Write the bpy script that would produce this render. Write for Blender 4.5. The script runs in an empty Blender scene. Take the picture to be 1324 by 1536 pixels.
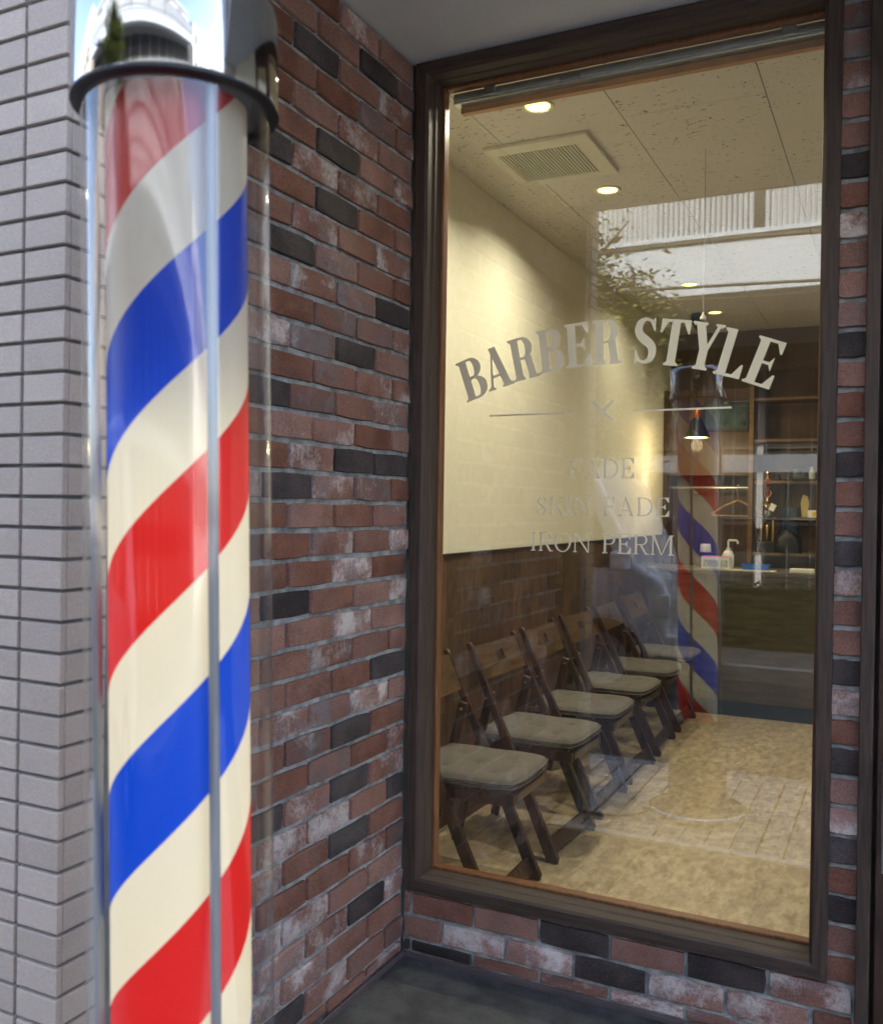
import bpy, math, random
import numpy as np
from mathutils import Vector, Matrix
random.seed(7)
R = math.radians
scene = bpy.context.scene
col = scene.collection

# ------------------------------------------------------------------ camera, sky, sun, exposure
CAM = Vector((1.27964, -2.38520, 1.30121))
yaw, pit, rol = R(26.1916), R(-0.3565), R(0.8431)
fwd = Vector((-math.sin(yaw)*math.cos(pit), math.cos(yaw)*math.cos(pit), math.sin(pit)))
rgt = Vector((math.cos(yaw), math.sin(yaw), 0)); upv = rgt.cross(fwd)
r2 = math.cos(rol)*rgt + math.sin(rol)*upv; u2 = -math.sin(rol)*rgt + math.cos(rol)*upv
cd = bpy.data.cameras.new('camera'); cam = bpy.data.objects.new('camera', cd); col.objects.link(cam)
m = Matrix((r2, u2, -fwd)).transposed().to_4x4(); m.translation = CAM; cam.matrix_world = m
cd.sensor_fit = 'HORIZONTAL'; cd.sensor_width = 36; cd.lens = 36*1400.9/1324
cd.clip_start = .02; cd.clip_end = 600
cd.dof.use_dof = True; cd.dof.focus_distance = 2.9; cd.dof.aperture_fstop = 5.8
scene.camera = cam

SUN_DIR = Vector((.35, .80, .0)).normalized()*math.cos(R(50)) + Vector((0, 0, math.sin(R(50))))
w = bpy.data.worlds.new('World'); scene.world = w; w.use_nodes = True
nt = w.node_tree; bg = nt.nodes['Background']
sky = nt.nodes.new('ShaderNodeTexSky'); sky.sky_type = 'NISHITA'; sky.sun_disc = False
sky.sun_elevation = R(50); sky.sun_rotation = math.atan2(SUN_DIR.x, SUN_DIR.y)
sky.air_density = .75; sky.dust_density = 3.0; sky.ozone_density = .4
nt.links.new(sky.outputs[0], bg.inputs[0]); bg.inputs[1].default_value = .15
sd = bpy.data.lights.new('sun', 'SUN'); sd.energy = 3.0; sd.angle = R(.6); sd.color = (1, .95, .87)
so = bpy.data.objects.new('sun', sd); col.objects.link(so)
so.rotation_euler = SUN_DIR.to_track_quat('Z', 'Y').to_euler()
vs = scene.view_settings
vs.view_transform = 'Standard'; vs.look = 'None'; vs.gamma = 1; vs.exposure = 2.9; vs.use_curve_mapping = False
scene.cycles.use_denoising = True
scene.cycles.max_bounces = 10; scene.cycles.transparent_max_bounces = 16; scene.cycles.glossy_bounces = 5
scene.cycles.sample_clamp_indirect = 6

# ------------------------------------------------------------------ materials
MATS = {}
def nmat(name):
    mt = bpy.data.materials.new(name); mt.use_nodes = True; t = mt.node_tree
    return mt, t, t.nodes['Principled BSDF']
def N(t, typ, **kw):
    n = t.nodes.new(typ)
    for k, v in kw.items(): setattr(n, k, v)
    return n
def val(t, s, v):
    if hasattr(v, 'is_output'): t.links.new(v, s)
    else: s.default_value = v
def math_(t, op, a, b=0.0, c=None):
    n = N(t, 'ShaderNodeMath', operation=op); val(t, n.inputs[0], a); val(t, n.inputs[1], b)
    if c is not None: val(t, n.inputs[2], c)
    return n.outputs[0]
def mixc(t, f, a, b, bt='MIX'):
    n = N(t, 'ShaderNodeMix', data_type='RGBA', blend_type=bt); val(t, n.inputs[0], f)
    for s, v in ((n.inputs[6], a), (n.inputs[7], b)):
        if hasattr(v, 'is_output'): t.links.new(v, s)
        else: s.default_value = (*v[:3], 1)
    return n.outputs[2]
def coords(t, scale=(1, 1, 1), rnd=True):
    tc = N(t, 'ShaderNodeTexCoord'); mp = N(t, 'ShaderNodeMapping'); mp.inputs['Scale'].default_value = scale
    src = tc.outputs['Object']
    if rnd:
        oi = N(t, 'ShaderNodeObjectInfo'); cm = N(t, 'ShaderNodeCombineXYZ')
        k = math_(t, 'MULTIPLY', oi.outputs['Random'], 37.0)
        k2 = math_(t, 'MULTIPLY', oi.outputs['Random'], 91.7)
        t.links.new(k, cm.inputs[0]); t.links.new(k2, cm.inputs[1]); t.links.new(k, cm.inputs[2])
        ad = N(t, 'ShaderNodeVectorMath', operation='ADD'); t.links.new(src, ad.inputs[0]); t.links.new(cm.outputs[0], ad.inputs[1])
        src = ad.outputs[0]
    t.links.new(src, mp.inputs[0]); return mp.outputs[0]
def noise(t, co, sc, det=4, rough=.55):
    n = N(t, 'ShaderNodeTexNoise'); t.links.new(co, n.inputs['Vector'])
    n.inputs['Scale'].default_value = sc; n.inputs['Detail'].default_value = det; n.inputs['Roughness'].default_value = rough
    return n.outputs['Fac']
def ramp(t, f, lo, hi, smooth=True):
    n = N(t, 'ShaderNodeMapRange'); n.interpolation_type = 'SMOOTHSTEP' if smooth else 'LINEAR'
    val(t, n.inputs[0], f); n.inputs[1].default_value = lo; n.inputs[2].default_value = hi
    return n.outputs[0]
def bump(t, p, h, strength, dist):
    b = N(t, 'ShaderNodeBump'); b.inputs['Strength'].default_value = strength; b.inputs['Distance'].default_value = dist
    t.links.new(h, b.inputs['Height']); t.links.new(b.outputs[0], p.inputs['Normal']); return b
def M(name, c, rough=.6, var=.15, sc=6, bmp=0, bsc=80, metal=0, rand=0, stretch=(1, 1, 1), spec=.5, c2=None, emit=0, coat=0):
    if name in MATS: return MATS[name]
    mt, t, p = nmat(name); co = coords(t, stretch)
    f = noise(t, co, sc, 6)
    a = c2 if c2 else tuple(x*(1-var) for x in c); b = c if c2 else tuple(min(1, x*(1+var)) for x in c)
    out = mixc(t, ramp(t, f, .3, .7), a, b)
    if rand:
        oi = N(t, 'ShaderNodeObjectInfo')
        k = math_(t, 'MULTIPLY_ADD', oi.outputs['Random'], 2*rand, 1-rand)
        hs = N(t, 'ShaderNodeHueSaturation'); t.links.new(k, hs.inputs['Value']); t.links.new(out, hs.inputs['Color']); out = hs.outputs[0]
    t.links.new(out, p.inputs['Base Color'])
    rr = math_(t, 'MULTIPLY_ADD', f, .2, rough-.1)
    t.links.new(rr, p.inputs['Roughness']) if rough > .1 else setattr(p.inputs['Roughness'], 'default_value', rough)
    p.inputs['Metallic'].default_value = metal; p.inputs['Specular IOR Level'].default_value = spec
    p.inputs['Coat Weight'].default_value = coat
    if bmp: bump(t, p, noise(t, co, bsc, 5), bmp, .004)
    if emit:
        t.links.new(out, p.inputs['Emission Color']); p.inputs['Emission Strength'].default_value = emit
    MATS[name] = mt; return mt
def schlick(t, f0):
    g = N(t, 'ShaderNodeNewGeometry'); d = N(t, 'ShaderNodeVectorMath', operation='DOT_PRODUCT')
    t.links.new(g.outputs['Normal'], d.inputs[0]); t.links.new(g.outputs['Incoming'], d.inputs[1])
    c = math_(t, 'ABSOLUTE', d.outputs['Value']); k = math_(t, 'POWER', math_(t, 'SUBTRACT', 1.0, c), 5.0)
    return math_(t, 'MULTIPLY_ADD', k, 1-f0, f0)
def glassmat(name, f0, tint=(.97, .985, .975), rough=0.0, wav=0):
    if name in MATS: return MATS[name]
    mt, t, p = nmat(name); t.nodes.remove(p); o = t.nodes['Material Output']
    tr = N(t, 'ShaderNodeBsdfTransparent'); tr.inputs[0].default_value = (*tint, 1)
    gl = N(t, 'ShaderNodeBsdfGlossy'); gl.inputs['Roughness'].default_value = rough; gl.inputs[0].default_value = (1, 1, 1, 1)
    mx = N(t, 'ShaderNodeMixShader'); t.links.new(schlick(t, f0), mx.inputs[0])
    t.links.new(tr.outputs[0], mx.inputs[1]); t.links.new(gl.outputs[0], mx.inputs[2]); t.links.new(mx.outputs[0], o.inputs[0])
    if wav:
        co = coords(t, (1, 1, 1), False); b = N(t, 'ShaderNodeBump'); b.inputs['Strength'].default_value = wav; b.inputs['Distance'].default_value = .01
        t.links.new(noise(t, co, 3.0, 1), b.inputs['Height']); t.links.new(b.outputs[0], gl.inputs['Normal'])
    MATS[name] = mt; return mt
def emat(name, c, s):
    if name in MATS: return MATS[name]
    mt, t, p = nmat(name); p.inputs['Base Color'].default_value = (.8, .8, .7, 1)
    p.inputs['Emission Color'].default_value = (*c, 1); p.inputs['Emission Strength'].default_value = s
    MATS[name] = mt; return mt

def brickmat(kind):
    nm = 'brick_'+kind
    if nm in MATS: return MATS[nm]
    mt, t, p = nmat(nm); co = coords(t); oi = N(t, 'ShaderNodeObjectInfo')
    A = {'R': ((.205, .096, .068), (.320, .158, .116)), 'D': ((.050, .042, .043), (.105, .084, .080)),
         'W': ((.235, .115, .085), (.345, .178, .138)), 'G': ((.17, .132, .122), (.27, .128, .098))}[kind]
    f = noise(t, co, 9, 5); base = mixc(t, ramp(t, f, .32, .68), *A)
    grey = ramp(t, noise(t, co, 11, 3), .52, .62)
    gk = {'R': .16, 'D': .1, 'W': .5, 'G': .7}[kind]
    base = mixc(t, math_(t, 'MULTIPLY', grey, gk), base, (.215, .205, .212) if kind != 'D' else (.10, .085, .085))
    pits = ramp(t, noise(t, co, 160, 3), .62, .72); base = mixc(t, math_(t, 'MULTIPLY', pits, .5), base, tuple(x*.45 for x in A[0]))
    n1 = noise(t, co, 10, 3); n2 = noise(t, co, 75, 8, .8)
    s = math_(t, 'MULTIPLY_ADD', n2, .55, math_(t, 'MULTIPLY', n1, .9))
    th = {'R': .90, 'D': .97, 'W': .715, 'G': .82}[kind]
    wm = ramp(t, s, th-.03, th+.20); wm = math_(t, 'MULTIPLY', wm, {'R': .5, 'D': .25, 'W': .9, 'G': .6}[kind])
    base = mixc(t, wm, base, (.66, .62, .59))
    sp_ = noise(t, co, 300, 4, .7); base = mixc(t, math_(t, 'MULTIPLY', ramp(t, sp_, .48, .66), .42), base, tuple(min(1, x*1.9) for x in A[1]))
    sp2 = noise(t, co, 190, 3, .6); base = mixc(t, math_(t, 'MULTIPLY', ramp(t, sp2, .55, .70), .55), base, tuple(x*.5 for x in A[0]))
    hs = N(t, 'ShaderNodeHueSaturation'); t.links.new(base, hs.inputs['Color'])
    t.links.new(math_(t, 'MULTIPLY_ADD', oi.outputs['Random'], .52, .72), hs.inputs['Value'])
    t.links.new(math_(t, 'MULTIPLY_ADD', oi.outputs['Random'], -.3, 1.1), hs.inputs['Saturation'])
    t.links.new(hs.outputs[0], p.inputs['Base Color']); p.inputs['Roughness'].default_value = .85; p.inputs['Specular IOR Level'].default_value = .25
    h = math_(t, 'ADD', math_(t, 'MULTIPLY', noise(t, co, 35, 4), .7), math_(t, 'MULTIPLY', n2, .5 if kind != 'D' else 1.1))
    g_ = noise(t, co, 420, 3); h = math_(t, 'MULTIPLY_ADD', g_, .45, h)
    bump(t, p, h, .95, .005); MATS[nm] = mt; return mt

def ceilmat():
    mt, t, p = nmat('acoustic_board'); co = coords(t)
    st = N(t, 'ShaderNodeMapping'); t.links.new(co, st.inputs[0]); st.inputs['Scale'].default_value = (1, 1.7, 1); st.inputs['Rotation'].default_value = (0, 0, .6)
    fl = ramp(t, noise(t, st.outputs[0], 46, 3, .6), .63, .655)
    dens = ramp(t, noise(t, co, 4, 2), .36, .48)
    m_ = math_(t, 'MULTIPLY', fl, dens)
    c = mixc(t, m_, mixc(t, noise(t, co, 7, 3), (.60, .56, .49), (.68, .64, .56)), (.16, .145, .11))
    t.links.new(c, p.inputs['Base Color']); p.inputs['Roughness'].default_value = .9; return mt
def floormat():
    mt, t, p = nmat('vinyl_plank'); co = coords(t); oi = N(t, 'ShaderNodeObjectInfo')
    st = N(t, 'ShaderNodeMapping'); t.links.new(co, st.inputs[0]); st.inputs['Scale'].default_value = (2.2, 1, 1)
    n1 = noise(t, st.outputs[0], 13, 9, .72); n2 = noise(t, co, 5, 6, .65)
    c = mixc(t, ramp(t, n1, .3, .7), (.24, .175, .110), (.50, .41, .28))
    c = mixc(t, math_(t, 'MULTIPLY', ramp(t, n2, .45, .7), .55), c, (.33, .26, .18))
    hs = N(t, 'ShaderNodeHueSaturation'); t.links.new(c, hs.inputs['Color'])
    t.links.new(math_(t, 'MULTIPLY_ADD', oi.outputs['Random'], .16, .92), hs.inputs['Value'])
    t.links.new(hs.outputs[0], p.inputs['Base Color']); p.inputs['Roughness'].default_value = .42; return mt
def wainmat():
    mt, t, p = nmat('wainscot_wood'); co = coords(t, (1, 1, .35)); oi = N(t, 'ShaderNodeObjectInfo')
    c = mixc(t, ramp(t, noise(t, co, 40, 5), .3, .7), (.045, .025, .014), (.105, .062, .034))
    hs = N(t, 'ShaderNodeHueSaturation'); t.links.new(c, hs.inputs['Color'])
    t.links.new(math_(t, 'MULTIPLY_ADD', oi.outputs['Random'], .7, .7), hs.inputs['Value'])
    t.links.new(hs.outputs[0], p.inputs['Base Color']); p.inputs['Roughness'].default_value = .5; return mt
POLE_PHASE = .0363; LEAD = .511
def stripemat():
    mt, t, p = nmat('barber_stripes'); tc = N(t, 'ShaderNodeTexCoord'); sp = N(t, 'ShaderNodeSeparateXYZ'); t.links.new(tc.outputs['Object'], sp.inputs[0])
    th = math_(t, 'DIVIDE', math_(t, 'ARCTAN2', sp.outputs[1], sp.outputs[0]), 2*math.pi)
    u = math_(t, 'FRACT', math_(t, 'ADD', math_(t, 'SUBTRACT', math_(t, 'DIVIDE', sp.outputs[2], LEAD), th), POLE_PHASE+4))
    cr = N(t, 'ShaderNodeValToRGB'); cr.color_ramp.interpolation = 'CONSTANT'; e = cr.color_ramp.elements
    e[0].position = 0; e[0].color = (.002, .062, .60, 1); e[1].position = .262; e[1].color = (.80, .74, .56, 1)
    for ps, c in ((.505, (.66, .014, .012, 1)), (.773, (.80, .74, .56, 1))):
        x = e.new(ps); x.color = c
    t.links.new(u, cr.inputs[0]); t.links.new(cr.outputs[0], p.inputs['Base Color']); p.inputs['Roughness'].default_value = .35
    tl = N(t, 'ShaderNodeBsdfTranslucent'); t.links.new(cr.outputs[0], tl.inputs[0]); ms = N(t, 'ShaderNodeMixShader'); ms.inputs[0].default_value = .4
    t.links.new(p.outputs[0], ms.inputs[1]); t.links.new(tl.outputs[0], ms.inputs[2]); t.links.new(ms.outputs[0], t.nodes['Material Output'].inputs[0]); return mt

mortar = M('mortar', (.33, .355, .355), .95, .4, 26, 1.0, 90)
frame_v = M('dark_wood_upright', (.064, .042, .031), .6, .35, 10, .25, 60, stretch=(14, 14, .8))
frame_h = M('dark_wood_rail', (.064, .043, .032), .6, .35, 10, .25, 60, stretch=(.8, 14, 14))
bead_v = M('bead_wood', (.20, .085, .035), .35, .25, 10, .1, 60, stretch=(14, 14, .8))
chrome = M('chrome', (.48, .50, .52), .06, .03, 5, metal=1)
steel = M('brushed_steel', (.55, .56, .57), .3, .08, 30, metal=1)
alu = M('aluminium', (.55, .58, .60), .35, .08, 20, metal=.8)
rubber = M('black_rubber', (.012, .012, .014), .5, .2, 10)
darkwood = M('walnut_stain', (.040, .019, .011), .30, .4, 8, .15, 40, stretch=(9, 9, 1.0), rand=.15, coat=.15)
backwood = M('worn_walnut_board', (.066, .038, .017), .34, .5, 9, .1, 40, stretch=(6, 1, 9), rand=.3)
cushion_m = M('grey_beige_cloth', (.112, .100, .086), .9, .10, 60, .5, 500, rand=.06)
cream = M('cream_wallpaper', (.70, .665, .555), .85, .03, 30, .12, 260)
white_p = M('white_plastic', (.78, .78, .74), .4, .03, 8)
tilemat = M('porcelain_wall_tile', (.515, .440, .372), .55, .09, 260, .35, 330, rand=.09, spec=.35)
grout = M('tile_grout', (.19, .20, .20), .9, .15, 20, .4, 90)
soffit_m = M('painted_soffit', (.62, .63, .63), .8, .05, 3, .1, 120)
porch_m = M('porch_mortar_floor', (.072, .073, .070), .85, .38, 11, .8, 160)
asphalt = M('asphalt', (.05, .05, .052), .9, .25, 40, .6, 200)
glass_win = glassmat('window_glass', .082, (.965, .985, .97), 0.0, .005)
glass_tube = glassmat('acrylic_tube', .085, (.965, .975, .97), .06, .05)
glass_plain = glassmat('plain_glass', .06, (.9, .93, .93))
gold = M('gold_vinyl', (.95, .87, .62), .42, .02, 5, metal=.35)

# ------------------------------------------------------------------ mesh helpers
class MB:
    def __init__(s): s.v = []; s.f = []
    def add(s, vs_, fs):
        b = len(s.v); s.v += [tuple(x) for x in vs_]; s.f += [tuple(i+b for i in f) for f in fs]; return s
    def box(s, x0, x1, y0, y1, z0, z1):
        return s.add([(x, y, z) for z in (z0, z1) for y in (y0, y1) for x in (x0, x1)],
                     [(0, 2, 3, 1), (4, 5, 7, 6), (0, 1, 5, 4), (2, 6, 7, 3), (0, 4, 6, 2), (1, 3, 7, 5)])
    def bar(s, a, b, wx, wy, side=None):
        a = Vector(a); b = Vector(b); d = (b-a).normalized()
        sd_ = Vector(side) if side else (Vector((0, 1, 0)) if abs(d.y) < .9 else Vector((1, 0, 0)))
        u = (sd_ - d*sd_.dot(d)).normalized(); v = d.cross(u)
        P = [c + u*i*wx/2 + v*j*wy/2 for c in (a, b) for i, j in ((-1, -1), (1, -1), (1, 1), (-1, 1))]
        return s.add(P, [(3, 2, 1, 0), (4, 5, 6, 7)] + [(i, (i+1) % 4, 4+(i+1) % 4, 4+i) for i in range(4)])
    def tube(s, pts, r, n=10, cap=True):
        pts = [Vector(p) for p in pts]; b = len(s.v); L = len(pts)
        rs = r if isinstance(r, (list, tuple)) else [r]*L
        d0 = (pts[1]-pts[0]).normalized(); u = d0.orthogonal().normalized()
        for i, p in enumerate(pts):
            d = (pts[min(i+1, L-1)]-pts[max(i-1, 0)]).normalized(); u = (u-d*u.dot(d)).normalized(); v = d.cross(u)
            for k in range(n):
                a = 2*math.pi*k/n; s.v.append(tuple(p+(u*math.cos(a)+v*math.sin(a))*rs[i]))
        for i in range(L-1):
            for k in range(n): s.f.append((b+i*n+k, b+i*n+(k+1) % n, b+(i+1)*n+(k+1) % n, b+(i+1)*n+k))
        if cap: s.f.append(tuple(b+k for k in reversed(range(n)))); s.f.append(tuple(b+(L-1)*n+k for k in range(n)))
        return s
    def lathe(s, prof, n=48, c=(0, 0, 0), closed=False):
        b = len(s.v); L = len(prof)
        for r, z in prof:
            for k in range(n):
                a = 2*math.pi*k/n; s.v.append((c[0]+max(r, 1e-5)*math.cos(a), c[1]+max(r, 1e-5)*math.sin(a), c[2]+z))
        for i in range(L if closed else L-1):
            j = (i+1) % L
            for k in range(n): s.f.append((b+i*n+k, b+i*n+(k+1) % n, b+j*n+(k+1) % n, b+j*n+k))
        return s
    def prism(s, poly, axis, a, b):   # polygon in the two other axes, extruded along axis
        n = len(poly); P = []
        for t_ in (a, b):
            for p in poly: q = list(p); q.insert(axis, t_); P.append(q)
        return s.add(P, [tuple(reversed(range(n))), tuple(range(n, 2*n))] + [(i, (i+1) % n, n+(i+1) % n, n+i) for i in range(n)])
    def mesh(s, name, smooth=False):
        me = bpy.data.meshes.new(name); me.from_pydata(s.v, [], s.f); me.validate()
        import bmesh
        bm = bmesh.new(); bm.from_mesh(me); bmesh.ops.recalc_face_normals(bm, faces=bm.faces)
        if smooth:
            for f in bm.faces: f.smooth = True
            for e in bm.edges:
                if len(e.link_faces) == 2 and e.calc_face_angle(0) > R(38): e.smooth = False
        bm.to_mesh(me); bm.free(); return me
    def build(s, name, mat, parent=None, smooth=False, bevel=0, seg=2, **tags):
        return link(name, s.mesh(name, smooth), mat, parent, bevel=bevel, seg=seg, **tags)
def link(name, me, mat, parent=None, loc=None, bevel=0, seg=2, **tags):
    if mat and not me.materials: me.materials.append(mat)
    o = bpy.data.objects.new(name, me); col.objects.link(o); o.parent = parent
    if loc is not None: o.location = loc
    if bevel:
        b = o.modifiers.new('bevel', 'BEVEL'); b.width = bevel; b.segments = seg; b.limit_method = 'ANGLE'; b.angle_limit = R(40)
    tag(o, **tags); return o
def tag(o, label=None, cat=None, group=None, kind=None):
    if label: o['label'] = label
    if cat: o['category'] = cat
    if group: o['group'] = group
    if kind: o['kind'] = kind
    return o
def empty(name, loc=(0, 0, 0), rz=0, **tags):
    o = bpy.data.objects.new(name, None); o.empty_display_size = .1; col.objects.link(o); o.location = loc; o.rotation_euler.z = rz
    return tag(o, **tags)
def copy_tree(o, parent=None):
    c = o.copy(); col.objects.link(c); c.parent = parent
    for ch in [x for x in list(o.children)]: copy_tree(ch, c)
    return c
def struct(name, mb, mat, **k): return mb.build(name, mat, kind='structure', **k)

# ------------------------------------------------------------------ setting: ground and street
ground_m = M('ground_concrete', (.16, .16, .155), .9, .15, 1.5, .3, 60)
struct('ground', MB().box(-250, 250, -250, 250, -.6, -.20), ground_m)
struct('porch_floor', MB().box(.0, 6, -1.030, .2, -.15, 0), porch_m)
struct('road', MB().box(-80, 80, -5.55, -2.24, -.4, -.13), asphalt)
kerb_m = M('kerb_concrete', (.34, .335, .32), .85, .12, 8, .4, 120)
for nm, y0, y1 in (('kerb', -2.24, -2.12), ('kerb', -5.67, -5.55)):
    struct(nm, MB().box(-80, 80, y0, y1, -.4, -.004), kerb_m, bevel=.012)
struct('pavement', MB().box(-80, 80, -2.12, -1.075, -.4, -.009), M('pavement_joint', (.045, .042, .038), .9, .2, 20))
struct('far_pavement', MB().box(-80, 80, -8.6, -5.67, -.4, -.004), M('far_pavers', (.13, .125, .12), .85, .15, 5, .3, 60))
struct('pavement_behind_pillar', MB().box(-80, .085, -1.075, -.9, -.4, -.012), ground_m)
edge = MB().box(0, 6, -1.076, -1.030, -.15, .010).build('step_edging', M('white_edging', (.90, .89, .86), .5, .03, 9), bevel=.003,
    label='long white strip edging the dark porch floor', cat='edging')
# small exterior floor tiles (0.096 x 0.05) in stack bond
pv = M('pale_floor_tile', (.58, .55, .49), .6, .10, 12, .2, 120, rand=.16)
pave = bpy.data.objects['pavement']; tiles = []
px, py = .098, .0522
for i in range(-30, 60):
    for j in range(20):
        x = .02+i*px; y = -1.078-(j+1)*py
        tiles.append((abs(x-.55), x, y))
tiles.sort(key=lambda a: (a[0] > .74, a[0]))
tm = MB().box(.0055, px-.0055, .004, py-.004, -.01, 0).mesh('paving_tile'); tm.materials.append(pv); rest = MB(); n = 0
for d, x, y in tiles:
    if n < 290 and d <= .75: link('paving_tile', tm, None, pave, (x, y, 0)); n += 1
    else: rest.box(x+.0055, x+px-.0055, y+.003, y+py-.003, -.01, 0)
rest.build('paving_tiles_beyond', pv, pave, kind='stuff')

# ------------------------------------------------------------------ brick walls
P_ = .07; ZTOP = 33.7
def zc(k): return (ZTOP-k)*P_
def brick_mesh(wd, ht, seed, depth=.0095):
    rr = random.Random(seed); hw, hh = wd/2, ht/2
    out = []
    for fx, fz in ((-1, -1), (-.4, -1), (.3, -1), (1, -1), (1, 0.1), (1, 1), (.35, 1), (-.3, 1), (-1, 1), (-1, -.1)):
        c = .88 if abs(fx) == 1 and abs(fz) == 1 else 1
        x = fx*hw - (math.copysign(.0011, fx) if c < 1 else 0); z = fz*hh - (math.copysign(.0011, fz) if c < 1 else 0)
        out.append((x+rr.uniform(-.0018, .0012)*(1 if fx > 0 else -1), z+rr.uniform(-.0022, .0012)*(1 if fz > 0 else -1)))
    n = len(out); vs_ = []
    ty, tx = rr.uniform(-.0015, .0015), rr.uniform(-.0012, .0012)
    for (x, z) in out: vs_.append((x*(1-.002/hw), -depth + tx*x/hw+ty*z/hh, z*(1-.002/hh)))
    for (x, z) in out: vs_.append((x, -depth+.0022, z))
    for (x, z) in out: vs_.append((x, .002, z))
    fs = [tuple(range(n))] + [(a*n+i, (a+1)*n+i, (a+1)*n+(i+1) % n, a*n+(i+1) % n) for a in (0, 1) for i in range(n)]
    b = MB().add(vs_, fs); return b.mesh('brick', True)
BM = {}
def get_brick(wd, kind):
    key = (round(wd, 3), kind, random.randrange(4))
    if key not in BM:
        BM[key] = brick_mesh(wd, P_-.0105, hash(key) % 9999 if False else (int(key[0]*1000)*31+ord(kind)*7+key[2])); BM[key].materials.append(brickmat(kind))
    return BM[key]
S_ = .1948
lw = empty('brick_wall', (0, 0, 0), label='side brick wall of red, charcoal and whitewashed bricks meeting the window frame', cat='brick wall')
MB().box(-.30, -.006, -1.26, 0.0, 0, 2.57).build('mortar', mortar, lw)
pat = {-3: 'RWRR', -2: 'GDRR', -1: 'WRDR', 0: 'WGRR', 1: 'RWRW', 2: 'WRDR', 3: 'RWWD', 4: 'RRDR', 5: 'WRWR', 6: 'RRGD', 7: 'DGWR', 8: 'WGGR',
       9: 'RDGW', 10: 'WWGR', 11: 'WRGD', 12: 'RRWR', 13: 'DDWR', 14: 'RGWD', 15: 'WRRR', 16: 'WRWR', 17: 'RWRR', 18: 'WRRD', 19: 'RWRR', 20: 'RRWR',
       21: 'DRRR', 22: 'RWGW', 23: 'RDGR', 24: 'WRGR', 25: 'WDWD', 26: 'DRWW', 27: 'RDRW', 28: 'GWRR', 29: 'RRWW', 30: 'WDWW', 31: 'RRWW', 32: 'GRWD', 33: 'WRRW'}
rotL = Matrix.Rotation(R(90), 4, 'Z')
for c in range(-3, 34):
    s = pat[c]; y = .0107 if c % 2 else .0107-S_/2
    for i in range(8):
        a, b = max(y+i*S_, .004), min(y+(i+1)*S_, 1.252)
        if b-a < .03: continue
        a2, b2 = a+.0045, b-.0045
        z0, z1 = zc(c+1), min(zc(c), 2.568)
        if z0 < 0.012: z0 = .012
        if z1-z0 < .02: continue
        k = s[i] if i < 4 else random.choice('RRRRGWDR')
        o = link('brick', get_brick(b2-a2, k), None, lw)
        sc = (z1-z0-.0105)/(P_-.0105)
        o.matrix_local = Matrix.Translation((-.006+random.uniform(-.001, .0015), -(a2+b2)/2, (z0+z1)/2+random.uniform(-.001, .001))) @ rotL @ Matrix.Rotation(random.uniform(-.006, .006), 4, 'Y') @ Matrix.Diagonal((1, 1, sc, 1))
fw_ = empty('brick_wall', (0, 0, 0), label='low brick band under the shop window with a narrow brick pier beside the door', cat='brick wall')
mb = MB().box(0.0, 1.2, .006, .12, 0, .19).box(1.1405, 1.2, .006, .12, .19, 2.57); mb.build('mortar', mortar, fw_)
X0, SX = .028, .1957
colpat = {-2: 'G', -1: 'G', 0: 'W', 1: 'R', 2: 'R', 3: 'D', 4: 'R', 5: 'W', 6: 'R', 7: 'W', 8: 'G', 9: 'D', 10: 'R', 11: 'R', 12: 'R', 13: 'D', 14: 'R', 15: 'R', 16: 'D',
          17: 'W', 18: 'R', 19: 'R', 20: 'D', 21: 'W', 22: 'R', 23: 'D', 24: 'R', 25: 'W', 26: 'D', 27: 'R', 28: 'D', 29: 'R', 30: 'R'}
botpat = {31: 'RRRDRDW', 32: 'RWWDWWR', 33: 'DDRWWWR'}
for c in range(-3, 34):
    z0, z1 = zc(c+1), min(zc(c), 2.568); z0 = max(z0, .012)
    if c <= 30: spans = [(1.1375, 1.2035, colpat.get(c, 'R'))]
    else:
        off = 0 if c != 32 else SX/2; spans = []
        for i in range(-1, 7):
            a, b = max(X0+off+i*SX, .003), min(X0+off+(i+1)*SX, 1.1995)
            if b-a > .02: spans.append((a+.0045, b-.0045, botpat[c][len(spans) % 7]))
    for a, b, k in spans:
        o = link('brick', get_brick(b-a, k), None, fw_); sc = (z1-z0-.0105)/(P_-.0105)
        o.matrix_local = Matrix.Translation(((a+b)/2, .006+random.uniform(-.001, .001), (z0+z1)/2)) @ Matrix.Rotation(random.uniform(-.006, .006), 4, 'Y') @ Matrix.Diagonal((1, 1, sc, 1))
trim_m = M('mauve_grey_trim', (.13, .105, .11), .5, .15, 12, metal=.2)
sk = empty('skirting_trim', (0, 0, 0), label='thin mauve grey metal trim along the foot of the brick walls', cat='trim')
MB().box(.014, 1.2, -.014, -.006, 0, .016).build('trim_strip', trim_m, sk, bevel=.002)
MB().box(.005, .013, -1.045, -.006, 0, .016).build('trim_strip', trim_m, sk, bevel=.002)

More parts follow.
